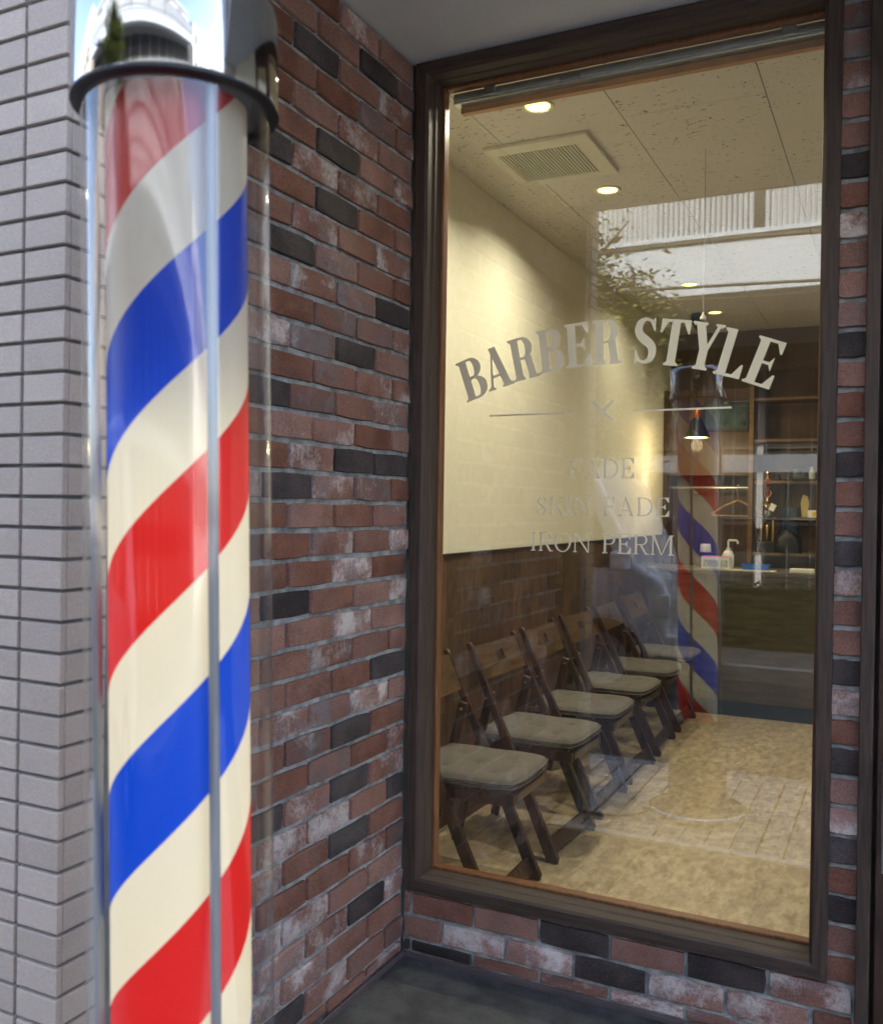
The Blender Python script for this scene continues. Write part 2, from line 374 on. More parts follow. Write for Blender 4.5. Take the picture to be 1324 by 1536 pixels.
# ------------------------------------------------------------------ tiled pillar at the street corner
PX, PY = .087, -1.323
pl = empty('tiled_pillar', (PX, PY, 0), label='corner pillar clad in small pinkish grey porcelain tiles', cat='pillar')
MB().box(-1.6, -.008, .008, .15, -.01, 2.9).build('grout', grout, pl)
TH, TW = .0500, .0955
tf = MB().box(.0035, TW-.0, .0, .01, .003, TH-.003).mesh('tile')
front = MB().box(0, TW-.005, 0, .012, 0, TH-.0064).mesh('tile'); front.materials.append(tilemat)
side = MB().box(-.012, 0, .013, .095, 0, TH-.0064).mesh('tile'); side.materials.append(tilemat)
far = MB(); nt_ = 0
for r_ in range(58):
    z = r_*TH+.003+.007
    for c_ in range(16):
        x = -(c_+1)*TW + .0 if c_ else -TW+.005
        if c_ < 4 and nt_ < 290: o = link('tile', front, None, pl, (-(c_+1)*TW+(.005 if c_ == 0 else 0.0025), 0, z), bevel=.0012, seg=1); nt_ += 1
        else: far.box(-(c_+1)*TW+.0025, -c_*TW-.0025, 0, .012, z, z+TH-.0064)
    o = link('tile_return', side, None, pl, (0, 0, z), bevel=.0012, seg=1)
far.build('tiles_beyond', tilemat, pl, kind='stuff')

# ------------------------------------------------------------------ soffit and the building above
struct('soffit', MB().box(-1.6, 6, -1.285, .0, 2.573, 2.70), soffit_m)
up = empty('shop_building', (0, 0, 2.9), label='upper storeys of the shop building clad in pale tile above the porch', cat='building')
MB().box(-7, 9, -1.32, 11, .0, 5.3).build('wall', M('upper_tile_cladding', (.42, .38, .37), .6, .06, 30), up)
wf_m = M('white_window_frame', (.6, .6, .6), .4, .05, 5); wg_m = M('dark_window_pane', (.03, .035, .04), .08, .1, 3, spec=.8)
for fl in range(2):
    for k in range(5):
        x = -6+k*3.1; z = .8+fl*2.4
        wi = MB().box(x, x+1.7, -1.36, -1.325, z, z+1.2).build('window', wf_m, up)
        MB().box(x+.06, x+1.64, -1.38, -1.365, z+.06, z+1.14).build('pane', wg_m, wi)
side_blk = MB().box(-7, -.51, -1.25, 11, -.1, 2.895).build('neighbour_wall', M('neighbour_tile', (.42, .38, .37), .6, .06, 30),
    label='plain tiled block of the building behind the corner pillar', cat='building')

# ------------------------------------------------------------------ window with glass and lettering
WX0, WX1, WZ0, WZ1 = .012, 1.140, .192, 2.571
win = empty('shop_window', ((WX0+WX1)/2, 0, WZ0), label='tall fixed shop window in a dark stained wood frame with gold lettering', cat='window')
def framerun(prof, x0, x1, z0, z1, name, mv, mh, parent):
    cx = parent.location
    def pt(d, y, e):
        return {'bl': (x0+d, y, z0+d), 'br': (x1-d, y, z0+d), 'tr': (x1-d, y, z1-d), 'tl': (x0+d, y, z1-d)}[e]
    for a, b, mt in (('bl', 'br', mh), ('br', 'tr', mv), ('tr', 'tl', mh), ('tl', 'bl', mv)):
        n = len(prof); V = [Vector(pt(d, y, e))-cx for e in (a, b) for d, y in prof]
        MB().add(V, [tuple(range(n)), tuple(reversed(range(n, 2*n)))] + [(i, n+i, n+(i+1) % n, (i+1) % n) for i in range(n)]).build(name, mt, parent)
framerun([(0, .12), (0, -.010), (.002, -.0125), (.032, -.0125), (.039, -.006), (.0395, .028), (.0425, .032), (.043, .040), (.0395, .044), (.0395, .078), (.036, .0785), (.036, .12)], WX0, WX1, WZ0, WZ1, 'frame_member', frame_v, frame_h, win)
framerun([(.0365, .079), (.0455, .079), (.0475, .082), (.0475, .1035), (.0365, .1035)], WX0, WX1, WZ0, WZ1, 'glazing_bead', bead_v, bead_v, win)
framerun([(.0365, .1125), (.0425, .1125), (.0425, .1195), (.0365, .1195)], WX0, WX1, WZ0, WZ1, 'inner_bead', bead_v, bead_v, win)
GX0, GX1, GZ0, GZ1 = WX0+.038, WX1-.038, WZ0+.038, WZ1-.038
pane = MB().box(GX0-win.location.x, GX1-win.location.x, .105, .111, GZ0-WZ0, GZ1-WZ0).build('glass_pane', glass_win, win)
# --- serif letters from signed distance fields
def poly(*p):
    p = np.array(p, float); A = 0.0
    for i in range(len(p)): a, b = p[i], p[(i+1) % len(p)]; A += a[0]*b[1]-b[0]*a[1]
    if A < 0: p = p[::-1]
    def f(x, y):
        d = -1e9*np.ones_like(x)
        for i in range(len(p)):
            a, b = p[i], p[(i+1) % len(p)]; e = b-a; L = math.hypot(*e) or 1e-9
            d = np.maximum(d, ((x-a[0])*e[1]-(y-a[1])*e[0])/L)
        return d
    return f
def rect(x0, x1, y0, y1): return poly((x0, y0), (x1, y0), (x1, y1), (x0, y1))
def ell(cx, cy, rx, ry):
    return lambda x, y: (np.sqrt(((x-cx)/rx)**2+((y-cy)/ry)**2)-1)*min(rx, ry)
def U(*fs): return lambda x, y: np.minimum.reduce([f(x, y) for f in fs])
def I_(a, b): return lambda x, y: np.maximum(a(x, y), b(x, y))
def D_(a, b): return lambda x, y: np.maximum(a(x, y), -b(x, y))
def stroke(pts, ws):
    def f(x, y):
        d = 1e9*np.ones_like(x)
        for (a, b, wa, wb) in zip(pts[:-1], pts[1:], ws[:-1], ws[1:]):
            ex, ey = b[0]-a[0], b[1]-a[1]; L2 = ex*ex+ey*ey
            t = np.clip(((x-a[0])*ex+(y-a[1])*ey)/L2, 0, 1)
            d = np.minimum(d, np.hypot(x-a[0]-t*ex, y-a[1]-t*ey)-(wa+(wb-wa)*t)/2)
        return d
    return f
def letter(ch, S, t, W, sf):
    """S stem, t hairline, W width, sf serif overhang"""
    def ser(x0, x1, y, up_, l=1, r=1):
        k = 1 if up_ else -1; h = t*.8
        fs = [rect(x0-sf*l, x1+sf*r, min(y, y+k*h), max(y, y+k*h))]
        if l: fs.append(poly((x0-sf*.75, y+k*h*.9), (x0+.01, y+k*h*.9), (x0+.01, y+k*(h+sf*.8))))
        if r: fs.append(poly((x1+sf*.75, y+k*h*.9), (x1-.01, y+k*h*.9), (x1-.01, y+k*(h+sf*.8))))
        return U(*fs)
    def stem(x, l=1, r=1, lb=None, rb=None):
        return U(rect(x, x+S, 0, 1), ser(x, x+S, 0, True, l if lb is None else lb, r if rb is None else rb), ser(x, x+S, 1, False, l, r))
    def bowl(x, y0, y1, wdt, th):
        cy, ry = (y0+y1)/2, (y1-y0)/2; hp = rect(x, x+9, -9, 9); mid = max(wdt-ry*.95, .02)
        o = U(I_(ell(x+mid, cy, wdt-mid, ry), hp), rect(x-.01, x+mid, y0, y1))
        rx2 = max(wdt-mid-th, .02); i = U(I_(ell(x+mid, cy, rx2, ry-t), rect(x+mid-.001, x+9, -9, 9)), rect(x-.02, x+mid, y0+t, y1-t))
        return D_(o, i)
    x = sf
    if ch == 'B': return U(stem(x, 1, 0), bowl(x+S, .50, 1, W-x-S-.03, S*.95), bowl(x+S, 0, .54, W-x-S, S))
    if ch == 'P': return U(stem(x, 1, 0, 1, 1), bowl(x+S, .45, 1, W-x-S, S*.95))
    if ch == 'D': return U(stem(x, 1, 0), bowl(x+S, 0, 1, W-x-S, S))
    if ch == 'R': return U(stem(x, 1, 0, 1, .6), bowl(x+S, .47, 1, W-x-S-.04, S*.95),
                          poly((x+S+.10, .49), (x+S+.10+S*.9, .53), (W-.04, .03), (W-.04-S*.95, .0)), poly((W-.06-S, 0), (W-.06-S, t), (W+.02, t), (W+.05, t*.3), (W+.03, 0)))
    if ch in 'EFL':
        fs = [stem(x, 1, 0, 1, 0 if ch != 'F' else 1)]
        if ch in 'EF':
            fs += [rect(x+S-.01, W-.02, 1-t, 1), poly((W-.02, 1), (W-.02, .74), (W-.06, .74), (W-.17, 1-t), (W-.17, 1))]
            fs += [rect(x+S-.01, x+S+(W-x-S)*.5, .50-t/2, .50+t/2), poly((x+S+(W-x-S)*.35, .5), (x+S+(W-x-S)*.62, .66), (x+S+(W-x-S)*.62, .34))]
        if ch in 'EL':
            fs += [rect(x+S-.01, W, 0, t), poly((W, 0), (W, .05), (W-.0, .30), (W-.04, .30), (W-.18, t), (W-.18, 0))]
        return U(*fs)
    if ch == 'T':
        c = W/2
        return U(rect(c-S/2, c+S/2, 0, 1), ser(c-S/2, c+S/2, 0, True), rect(.02, W-.02, 1-t, 1),
                 poly((.02, 1), (.02, .70), (.055, .70), (.17, 1-t), (.17, 1)), poly((W-.02, 1), (W-.02, .70), (W-.055, .70), (W-.17, 1-t), (W-.17, 1)))
    if ch == 'I': return stem(x)
    if ch == 'A':
        ap = W*.48
        return U(poly((ap-S*.55, 1), (ap+S*.40, 1), (W-sf*.7, 0), (W-sf*.7-S*1.05, 0)), poly((ap-S*.25, 1), (ap-S*.25+.02, .86), (sf*.9+t*1.1, 0), (sf*.9, 0)),
                 rect(W*.27, W*.66, .28, .28+t), ser(sf*.9, sf*.9+t*1.1, 0, True), ser(W-sf*.7-S*1.05, W-sf*.7, 0, True, .8, .8))
    if ch == 'Y':
        c = W/2
        return U(rect(c-S/2, c+S/2, 0, .46), ser(c-S/2, c+S/2, 0, True), poly((sf, 1), (sf+S*1.08, 1), (c+S/2, .42), (c-S/2, .42)),
                 poly((W-sf-t*1.2, 1), (W-sf, 1), (c+S/2, .42), (c+S/2-t*1.3, .42)), ser(sf, sf+S*1.08, 1, False), ser(W-sf-t*1.2, W-sf, 1, False))
    if ch == 'K':
        return U(stem(x), poly((W-.12-t, 1), (W-.10, 1), (x+S, .40), (x+S, .40-t*1.5)), poly((x+S+.12, .50), (x+S+.12+S*1.1, .58), (W-.02, 0), (W-.02-S*1.2, 0)),
                 ser(W-.12-t, W-.10, 1, False), ser(W-.02-S*1.2, W-.02, 0, True, .8, .5))
    if ch == 'N':
        return U(rect(x, x+t, 0, 1), rect(W-sf-t, W-sf, 0, 1), poly((x-.02, 1), (x+S*1.05, 1), (W-sf, 0), (W-sf-.07, 0)), ser(x, x+t, 0, True), ser(x-.02, x+t, 1, False, 1, 0), ser(W-sf-t, W-sf, 1, False))
    if ch == 'M':
        c = W*.47
        return U(rect(x, x+t, 0, 1), rect(W-sf-S, W-sf, 0, 1), poly((x-.02, 1), (x+S*1.1, 1), (c+S*.3, 0), (c-.02, 0)), poly((W-sf-S*1.1, 1), (W-sf-S*.4, 1), (c+S*.3, 0), (c, 0)),
                 ser(x, x+t, 0, True), ser(W-sf-S, W-sf, 0, True), ser(x-.02, x+t, 1, False, 1, 0), ser(W-sf-S, W-sf, 1, False, 0, 1))
    if ch == 'O': return D_(ell(W/2, .5, W/2, .515), ell(W/2, .5, W/2-S, .515-t))
    if ch == 'S':
        pts = [(W*.86, .78), (W*.76, .91), (W*.50, .97), (W*.25, .90), (W*.17, .75), (W*.26, .62), (W*.50, .51), (W*.74, .40), (W*.83, .26), (W*.74, .10), (W*.48, .03), (W*.22, .09), (W*.10, .23)]
        ws = [t*.9, t, t*1.05, S*.75, S*.92, S, S*1.08, S, S*.92, S*.75, t*1.05, t, t*.9]
        P2, W2 = [], []
        for i in range(len(pts)-1):       # Catmull-Rom
            p0, p1, p2, p3 = pts[max(i-1, 0)], pts[i], pts[i+1], pts[min(i+2, len(pts)-1)]
            for k in range(5):
                u = k/5
                P2.append(tuple(.5*(2*p1[j]+(p2[j]-p0[j])*u+(2*p0[j]-5*p1[j]+4*p2[j]-p3[j])*u*u+(3*p1[j]-p0[j]-3*p2[j]+p3[j])*u**3) for j in (0, 1))); W2.append(ws[i]+(ws[i+1]-ws[i])*u)
        P2.append(pts[-1]); W2.append(ws[-1])
        return U(stroke(P2, W2), poly((W*.90, 1), (W*.83, .98), (W*.70, .88), (W*.90, .68)), poly((W*.06, 0), (W*.12, .02), (W*.27, .12), (W*.06, .34)))
def sdf_mesh(f, W, cell, h):
    """fill {f<0} on a grid of the given cell (metres) for a glyph of height h"""
    c = cell/h; xs = np.arange(-.12, W+.12, c); ys = np.arange(-.06, 1.08, c)
    X, Y = np.meshgrid(xs, ys); V = f(X, Y); V[np.abs(V) < 1e-6] = -1e-6
    verts, faces, idx = [], [], {}
    def vid(key, p):
        if key not in idx: idx[key] = len(verts); verts.append(p)
        return idx[key]
    ins = V < 0; ny, nx = V.shape
    anyc = ins[:-1, :-1] | ins[1:, :-1] | ins[:-1, 1:] | ins[1:, 1:]
    for j, i in zip(*np.nonzero(anyc)):
        cs = [(j, i), (j, i+1), (j+1, i+1), (j+1, i)]; face = []
        for k in range(4):
            a, b = cs[k], cs[(k+1) % 4]
            if ins[a]: face.append(vid(a, (xs[a[1]], ys[a[0]])))
            if ins[a] != ins[b]:
                u = V[a]/(V[a]-V[b]); face.append(vid((min(a, b), max(a, b)), (xs[a[1]]+(xs[b[1]]-xs[a[1]])*u, ys[a[0]]+(ys[b[0]]-ys[a[0]])*u)))
        if len(face) >= 3: faces.append(face)
    return verts, faces
GLY = {}
def glyph(ch, bold, h):
    key = (ch, bold)
    if key not in GLY:
        if bold: S, t, W, sf = .185, .062, {'B': .60, 'A': .66, 'R': .62, 'E': .58, 'S': .50, 'T': .68, 'Y': .70, 'L': .56}[ch], .065
        else: S, t, W, sf = .10, .05, {'F': .58, 'A': .74, 'D': .74, 'E': .60, 'S': .50, 'K': .72, 'I': .26, 'N': .80, 'R': .66, 'O': .78, 'P': .58, 'M': .98}[ch], .07
        v, fc = sdf_mesh(letter(ch, S, t, W, sf), W, .0012 if bold else .0008, h)
        GLY[key] = (v, fc, W)
    return GLY[key]
YT = .1043
def put_letter(ch, bold, cx, cz, h, ang, wscale=1.0):
    v, fc, W = glyph(ch, bold, h); ca, sa = math.cos(ang), math.sin(ang)
    pts = []
    for x, z in v:
        a, b = (x-W/2)*h*wscale, (z-.5)*h
        pts.append((a*ca-b*sa, 0, a*sa+b*ca))
    MB().add(pts, fc).build('letter', gold, pane).location = (cx-win.location.x, YT, cz-WZ0)
for ch, x, z, a, wd in (('B', .150, 1.676, 19.2, 1.06), ('A', .2265, 1.704, 15.6, 1.0), ('R', .306, 1.726, 12.3, 1.0), ('B', .388, 1.744, 7.8, 1.0), ('E', .467, 1.754, 4.2, 1.02), ('R', .549, 1.757, 1.6, 1.02),
                    ('S', .657, 1.754, -3.4, 1.0), ('T', .732, 1.744, -8.2, 1.0), ('Y', .812, 1.729, -12.4, .98), ('L', .884, 1.707, -16.0, 1.0), ('E', .962, 1.679, -20.6, 1.02)):
    put_letter(ch, True, x, z, .1225, R(a), wd)
def line_text(s, x0, x1, zb, h):
    Ws = [glyph(c, False, h)[2] if c != ' ' else .34 for c in s]; gap = .10
    tot = sum(Ws)*h + gap*h*(len(s)-1); k = (x1-x0)/tot; x = x0
    for c, W in zip(s, Ws):
        if c != ' ': put_letter(c, False, x+W*h*k/2, zb+h/2, h, 0, k)
        x += (W+gap)*h*k
line_text('FADE', .450, .632, 1.384, .0545)
line_text('SKIN FADE', .354, .728, 1.282, .0505)
line_text('IRON PERM', .339, .741, 1.179, .0535)
def flatbar(name, a, b, wdt):
    o = MB().bar((a[0]-win.location.x, YT-.0002, a[1]-WZ0), (b[0]-win.location.x, YT-.0002, b[1]-WZ0), wdt, .0005, side=None if False else (-(b[1]-a[1]), 0, b[0]-a[0])).build(name, gold, pane); return o
flatbar('rule_line', (.206, 1.565), (.452, 1.566), .005); flatbar('rule_line', (.627, 1.566), (.883, 1.567), .005)
def cross_f(x, y): return U(stroke([(.05, .05), (.95, .95)], [.13, .13]), stroke([(.05, .95), (.95, .05)], [.13, .13]))(x, y)
v, fc = sdf_mesh(cross_f, 1.0, .0009, .06)
MB().add([((x-.5)*.058, 0, (z-.5)*.058) for x, z in v], fc).build('cross_mark', gold, pane).location = (.5425-win.location.x, YT, 1.568-WZ0)

# inner wall around the window, blind
plaster = M('inner_plaster', (.66, .62, .50), .85, .04, 20)
struct('front_wall', MB().box(-.5, .0, .06, .12, -.1, 2.8).box(0, WX0, .03, .12, .19, 2.8).box(2.3, 6, .0, .12, -.1, 2.8).box(0, 2.3, .012, .12, 2.574, 2.8).box(2.16, 2.3, 0, .12, 0, 2.574), plaster)
bl = empty('roller_blind', (.57, .142, 2.516), label='rolled up blind with pale metal head rail inside the window top', cat='blind')
MB().box(-.505, .53, -.02, .02, -.02, .012).build('head_rail', alu, bl, bevel=.004)
MB().box(-.502, .527, -.026, -.0205, -.012, -.004).build('rail_lip', M('pale_alu', (.7, .72, .72), .3, .05, 9, metal=.6), bl)
MB().box(-.49, .527, .004, .026, -.040, -.0215).build('bottom_slat', M('orange_wood_slat', (.42, .20, .06), .5, .2, 12, stretch=(1, 8, 8)), bl)
for x in (-.40, .42): MB().box(x, x+.035, -.034, -.0265, -.016, .014).build('bracket', alu, bl, bevel=.003)

# ------------------------------------------------------------------ door at the right edge
dr = empty('shop_door', (1.2, 0, 0), label='dark brown shop door with a long steel pull handle', cat='door')
MB().box(.0, .030, -.022, .15, 0, 2.57).build('door_jamb', frame_v, dr, bevel=.003)
MB().box(.0302, .060, .054, .15, 0, 2.4995).build('door_stop', frame_v, dr)
MB().box(.925, .957, -.022, .15, 0, 2.57).build('door_jamb', frame_v, dr, bevel=.003)
MB().box(.0302, .9248, -.02, .15, 2.50, 2.57).build('door_head', frame_h, dr, bevel=.003)
lf = MB().box(.040, .135, .012, .052, .02, 2.49).box(.82, .915, .012, .052, .02, 2.49).box(.135, .82, .012, .052, .02, .20).box(.135, .82, .012, .052, 2.36, 2.49).build('door_leaf', M('reddish_brown_door', (.060, .032, .024), .4, .3, 10, .2, 50, stretch=(10, 10, .8)), dr)
MB().box(.135, .82, .028, .034, .20, 2.36).build('door_glass', glass_plain, lf)
hd = MB().tube([(.058, -.045, .485), (.058, -.045, .735)], .009, 12).build('pull_handle', steel, dr, smooth=True)
for z in (.53, .69): MB().tube([(.058, -.045, z), (.058, .014, z)], .006, 8).build('handle_post', steel, hd)

# ------------------------------------------------------------------ barber pole (free-standing)
RIGHT = Vector((math.cos(yaw), math.sin(yaw), 0)); FW = Vector((-math.sin(yaw), math.cos(yaw), 0))
bp = empty('barber_pole', (.513, -1.494, 0), label='free-standing barber pole with red, white and blue stripes in a clear tube', cat='barber pole')
bp.rotation_mode = 'AXIS_ANGLE'; bp.rotation_axis_angle = (-.0190, FW.x, FW.y, 0)
Z1 = 1.768
MB().lathe([(0, .012), (.196, .0), (.2, .006), (.2, .02), (.192, .027), (.14, .034), (.126, .05), (.12, .06)], 72).build('base_plate', M('dark_cast_base', (.05, .05, .05), .55, .2, 9), bp, smooth=True)
MB().lathe([(.2005, .003), (.205, .008), (.205, .026), (.198, .031)], 72).build('base_rim', chrome, bp, smooth=True)
MB().lathe([(.119, .055), (.121, .06), (.121, .385), (.119, .39), (.02, .39)], 72).build('lower_housing', MATS['dark_cast_base'], bp, smooth=True)
MB().lathe([(.118, .3905), (.1225, .391), (.1235, .397), (.1225, .403), (.106, .404)], 72).build('gasket_ring', rubber, bp, smooth=True)
MB().lathe([(.083, .40), (.083, Z1+.02)], 96).build('striped_cylinder', stripemat(), bp, smooth=True)
MB().tube([(0, 0, .48), (0, 0, 1.42)], .016, 16).build('lamp_tube', emat('fluorescent_tube', (.94, 1, .82), .95), bp, smooth=True)
tube = MB().lathe([(.1105, .404), (.1105, Z1+.003)], 96).build('clear_tube', glass_tube, bp, smooth=True)
MB().lathe([(.108, Z1+.0065), (.119, Z1+.006), (.1222, Z1+.0075), (.1222, Z1+.0105), (.118, Z1+.011)], 72).build('gasket_ring', rubber, bp, smooth=True)
MB().lathe([(.03, Z1+.012), (.117, Z1+.012)], 48).build('ceiling_plate', M('housing_inside', (.12, .12, .12), .5, .1, 5), bp)
cap = MB().lathe([(.1205, Z1+.0115), (.1212, Z1+.013), (.1212, Z1+.118), (.119, Z1+.130), (.112, Z1+.139), (.10, Z1+.144), (.04, Z1+.150), (0, Z1+.151)], 96).build('cap', chrome, bp, smooth=True)
for a in (-92, 88): 
    d = Vector((math.cos(R(a)), math.sin(R(a)), 0)); MB().tube([d*.119+Vector((0, 0, Z1+.04)), d*.1245+Vector((0, 0, Z1+.04))], .0045, 12).build('screw', steel, cap, smooth=True)
for a in (-26, 94, 214):
    d = Vector((math.cos(R(a)), math.sin(R(a)), 0))*.0975
    MB().tube([d+Vector((0, 0, .40)), d+Vector((0, 0, Z1+.012))], .0060, 14).build('tie_rod', M('grey_rod', (.30, .31, .31), .5, .05, 5, metal=.3), bp, smooth=True)
cord = []
for i in range(40):
    u = i/39; cord.append((.31-.55*u+.03*math.sin(9*u), -1.36+.10*math.sin(5*u)+.05*u, .006))
MB().tube(cord, .0045, 8).build('power_cord', rubber, None, smooth=True, label='thin dark power cord trailing over the paving from the barber pole', cat='cord')

# ------------------------------------------------------------------ shop interior
XW, YB, XR, ZC = -.35, 4.95, 2.8, 2.66
flr = struct('shop_floor', MB().box(-.5, 3, .12, 5.1, -.15, -.006), M('subfloor', (.10, .08, .05), .9, .1, 5))
fm = floormat(); PWd, PLn = .152, .914; pm = {}
for i in range(21):
    x = XW+i*PWd; y = .12-(i*.37 % 1)*PLn
    while y < YB:
        a, b = max(y, .12), min(y+PLn, YB); x1 = min(x+PWd, XR)
        if b-a > .02 and x1-x > .02:
            key = (round(b-a, 3), round(x1-x, 3))
            if key not in pm: pm[key] = MB().box(.00015, key[1]-.00015, .00015, key[0]-.00015, -.006, 0).mesh('floor_plank'); pm[key].materials.append(fm)
            link('floor_plank', pm[key], None, flr, (x, a, 0))
        y += PLn
struct('left_wall', MB().box(-.5, XW, .12, 5.1, -.1, 2.8), cream)
struct('right_wall', MB().box(XR, 3, .12, 5.1, -.1, 2.8), cream)
struct('back_wall', MB().box(-.5, 3, YB, 5.1, -.1, 2.8), M('dim_brown_wall', (.14, .095, .06), .8, .1, 4))
wa = empty('wainscot', (XW, .12, 0), label='dark brown board wainscot with a black cap rail behind the chairs', cat='wainscot')
wm_ = wainmat(); wb = {}
for i in range(40):
    y = i*.12
    if y > 4.70: break
    zs = [0.02] + sorted([.02+(.35+.27*((i*7) % 5)/5), .02+(.78+.2*((i*3) % 4)/4)]) + [1.098]
    for a, b in zip(zs[:-1], zs[1:]):
        k = round(b-a, 3)
        if k not in wb: wb[k] = MB().box(0, .010, .0006, .1194, .0006, k-.0006).mesh('board'); wb[k].materials.append(wm_)
        link('board', wb[k], None, wa, (random.uniform(0, .0012), y, a))
MB().box(0, .016, 0, 4.74, 1.098, 1.112).build('cap_rail', M('black_cap_rail', (.012, .010, .009), .4, .2, 6), wa, bevel=.002)
# ceiling boards 0.47 x 0.94, staggered
ce = struct('shop_ceiling', MB().box(-.5, 3, .12, 5.1, ZC+.012, 2.8), M('ceiling_gap', (.05, .045, .035), .9, .1, 5)); cm_ = ceilmat(); cmesh = {}
xs_ = [XW, -.08, .392, .864, 1.336, 1.808, 2.28, XR]
for i in range(len(xs_)-1):
    y = .80-.942 if i % 2 == 0 else 1.272-.942*2
    while y < YB:
        a, b = max(y, .12), min(y+.942, YB)
        if b-a > .02:
            key = (round(xs_[i+1]-xs_[i], 3), round(b-a, 3))
            if key not in cmesh: cmesh[key] = MB().box(.0016, key[0]-.0016, .001, key[1]-.001, 0, .012).mesh('ceiling_board'); cmesh[key].materials.append(cm_)
            link('ceiling_board', cmesh[key], None, ce, (xs_[i], a, ZC))
        y += .942
# vent
vt = empty('ceiling_vent', (.04, 1.065, ZC), label='square white louvred ventilation grille in the shop ceiling', cat='vent')
vm = M('vent_plastic', (.66, .63, .52), .5, .05, 6)
mb = MB()
for a in ((-.205, .205, -.215, -.14), (-.205, .205, .165, .215), (-.205, -.165, -.14, .165), (.145, .205, -.14, .165)): mb.box(a[0], a[1], a[2], a[3], -.016, 0)
mb.build('frame', vm, vt, bevel=.004)
MB().box(-.165, .145, -.14, .165, -.003, -.001).build('backing', M('vent_dark', (.025, .022, .018), .9, .1, 5), vt)
sl = MB().box(-.0032, .0032, -.1395, .1645, -.013, -.004).mesh('louvre'); sl.materials.append(vm)
for i in range(24): link('louvre', sl, None, vt, (-.160+i*.01305, 0, 0))
# downlights
lampE = emat('downlight_glow', (1, .84, .20), .55); lampoff = M('downlight_off', (.45, .45, .42), .3, .05, 5)
def downlight(x, y, on, lab, energy=19):
    d = empty('downlight', (x, y, ZC), label=lab, cat='downlight', group='recessed ceiling downlights')
    MB().lathe([(.041, -.001), (.047, -.006), (.055, -.006), (.058, 0)], 36).build('trim_ring', M('downlight_trim', (.66, .62, .5), .4, .05, 5), d, smooth=True)
    MB().lathe([(0, -.002), (.042, -.002)], 36).build('lamp_face', lampE if on else lampoff, d)
    if on:
        l = bpy.data.lights.new('downlight_lamp', 'AREA'); l.shape = 'DISK'; l.size = .08; l.spread = R(148); l.energy = energy*.100; l.color = (1, .89, .66)
        o = bpy.data.objects.new('downlight_lamp', l); col.objects.link(o); o.parent = d; o.location = (0, 0, -.004)
downlight(.156, .588, True, 'lit yellow downlight between the window blind and the ceiling vent')
downlight(.137, 1.492, True, 'lit yellow downlight just beyond the louvred ceiling vent')
downlight(.125, 2.40, False, 'unlit downlight between the lit ones in the shop ceiling')
downlight(.116, 3.315, True, 'lit downlight above the end of the chair row', 8.5)
downlight(.113, 4.186, True, 'lit downlight over the counter beside the pendant lamp', 3.5)
downlight(1.75, 1.49, True, 'lit downlight in the ceiling behind the door side'); downlight(1.75, 3.3, True, 'lit downlight near the right wall of the shop')
# narrow wall washer
ww = empty('wall_washer', (-.235, 4.38, ZC), label='small recessed spotlight washing the cream wall in orange light', cat='downlight')
MB().lathe([(.022, -.001), (.026, -.006), (.034, -.005), (.036, 0)], 24).build('trim_ring', lampoff, ww, smooth=True)
l = bpy.data.lights.new('washer_lamp', 'SPOT'); l.energy = 9; l.color = (1, .48, .12); l.spot_size = R(17); l.spot_blend = .6; l.shadow_soft_size = .01
o = bpy.data.objects.new('washer_lamp', l); col.objects.link(o); o.parent = ww; o.location = (0, 0, -.01); o.rotation_euler = (0, R(-3), 0)
# pull cord
pc = empty('pull_cord', (.60, 1.2, 2.02), label='thin pull cord with a small bell shaped end hanging from the ceiling', cat='cord')
MB().tube([(0, 0, .02), (0, 0, .64)], .0016, 6).build('cord', M('cord_grey', (.4, .38, .33), .8, .1, 5), pc)
MB().lathe([(.012, 0), (.011, .006), (.005, .016), (.003, .026), (0, .027)], 20).build('bell', white_p, pc, smooth=True)
# pendant
pd = empty('pendant_lamp', (.0, 4.2, 1.80), label='black cone pendant lamp with a glowing underside hanging over the counter', cat='pendant lamp')
blk = M('black_metal', (.012, .012, .013), .4, .1, 5)
MB().lathe([(.092, 0), (.088, .012), (.062, .075), (.040, .125), (.028, .14)], 40).build('shade', blk, pd, smooth=True)
MB().lathe([(.028, .1405), (.026, .19), (.018, .20), (.004, .205)], 24).build('socket', M('copper_socket', (.45, .14, .04), .35, .1, 5, metal=.8), pd, smooth=True)
MB().tube([(0, 0, .20), (0, 0, .74)], .004, 8).build('cord', blk, pd)
MB().lathe([(.006, .74), (.05, .80), (.052, .86)], 24).build('ceiling_rose', blk, pd, smooth=True)
MB().lathe([(0, .006), (.085, .006)], 32).build('bulb_disc', emat('pendant_glow', (1, .83, .30), .8), pd)
l = bpy.data.lights.new('pendant_light', 'POINT'); l.energy = 1.2; l.color = (1, .75, .4); l.shadow_soft_size = .04; l.specular_factor = 0
o = bpy.data.objects.new('pendant_light', l); col.objects.link(o); o.parent = pd; o.location = (0, 0, -.05)

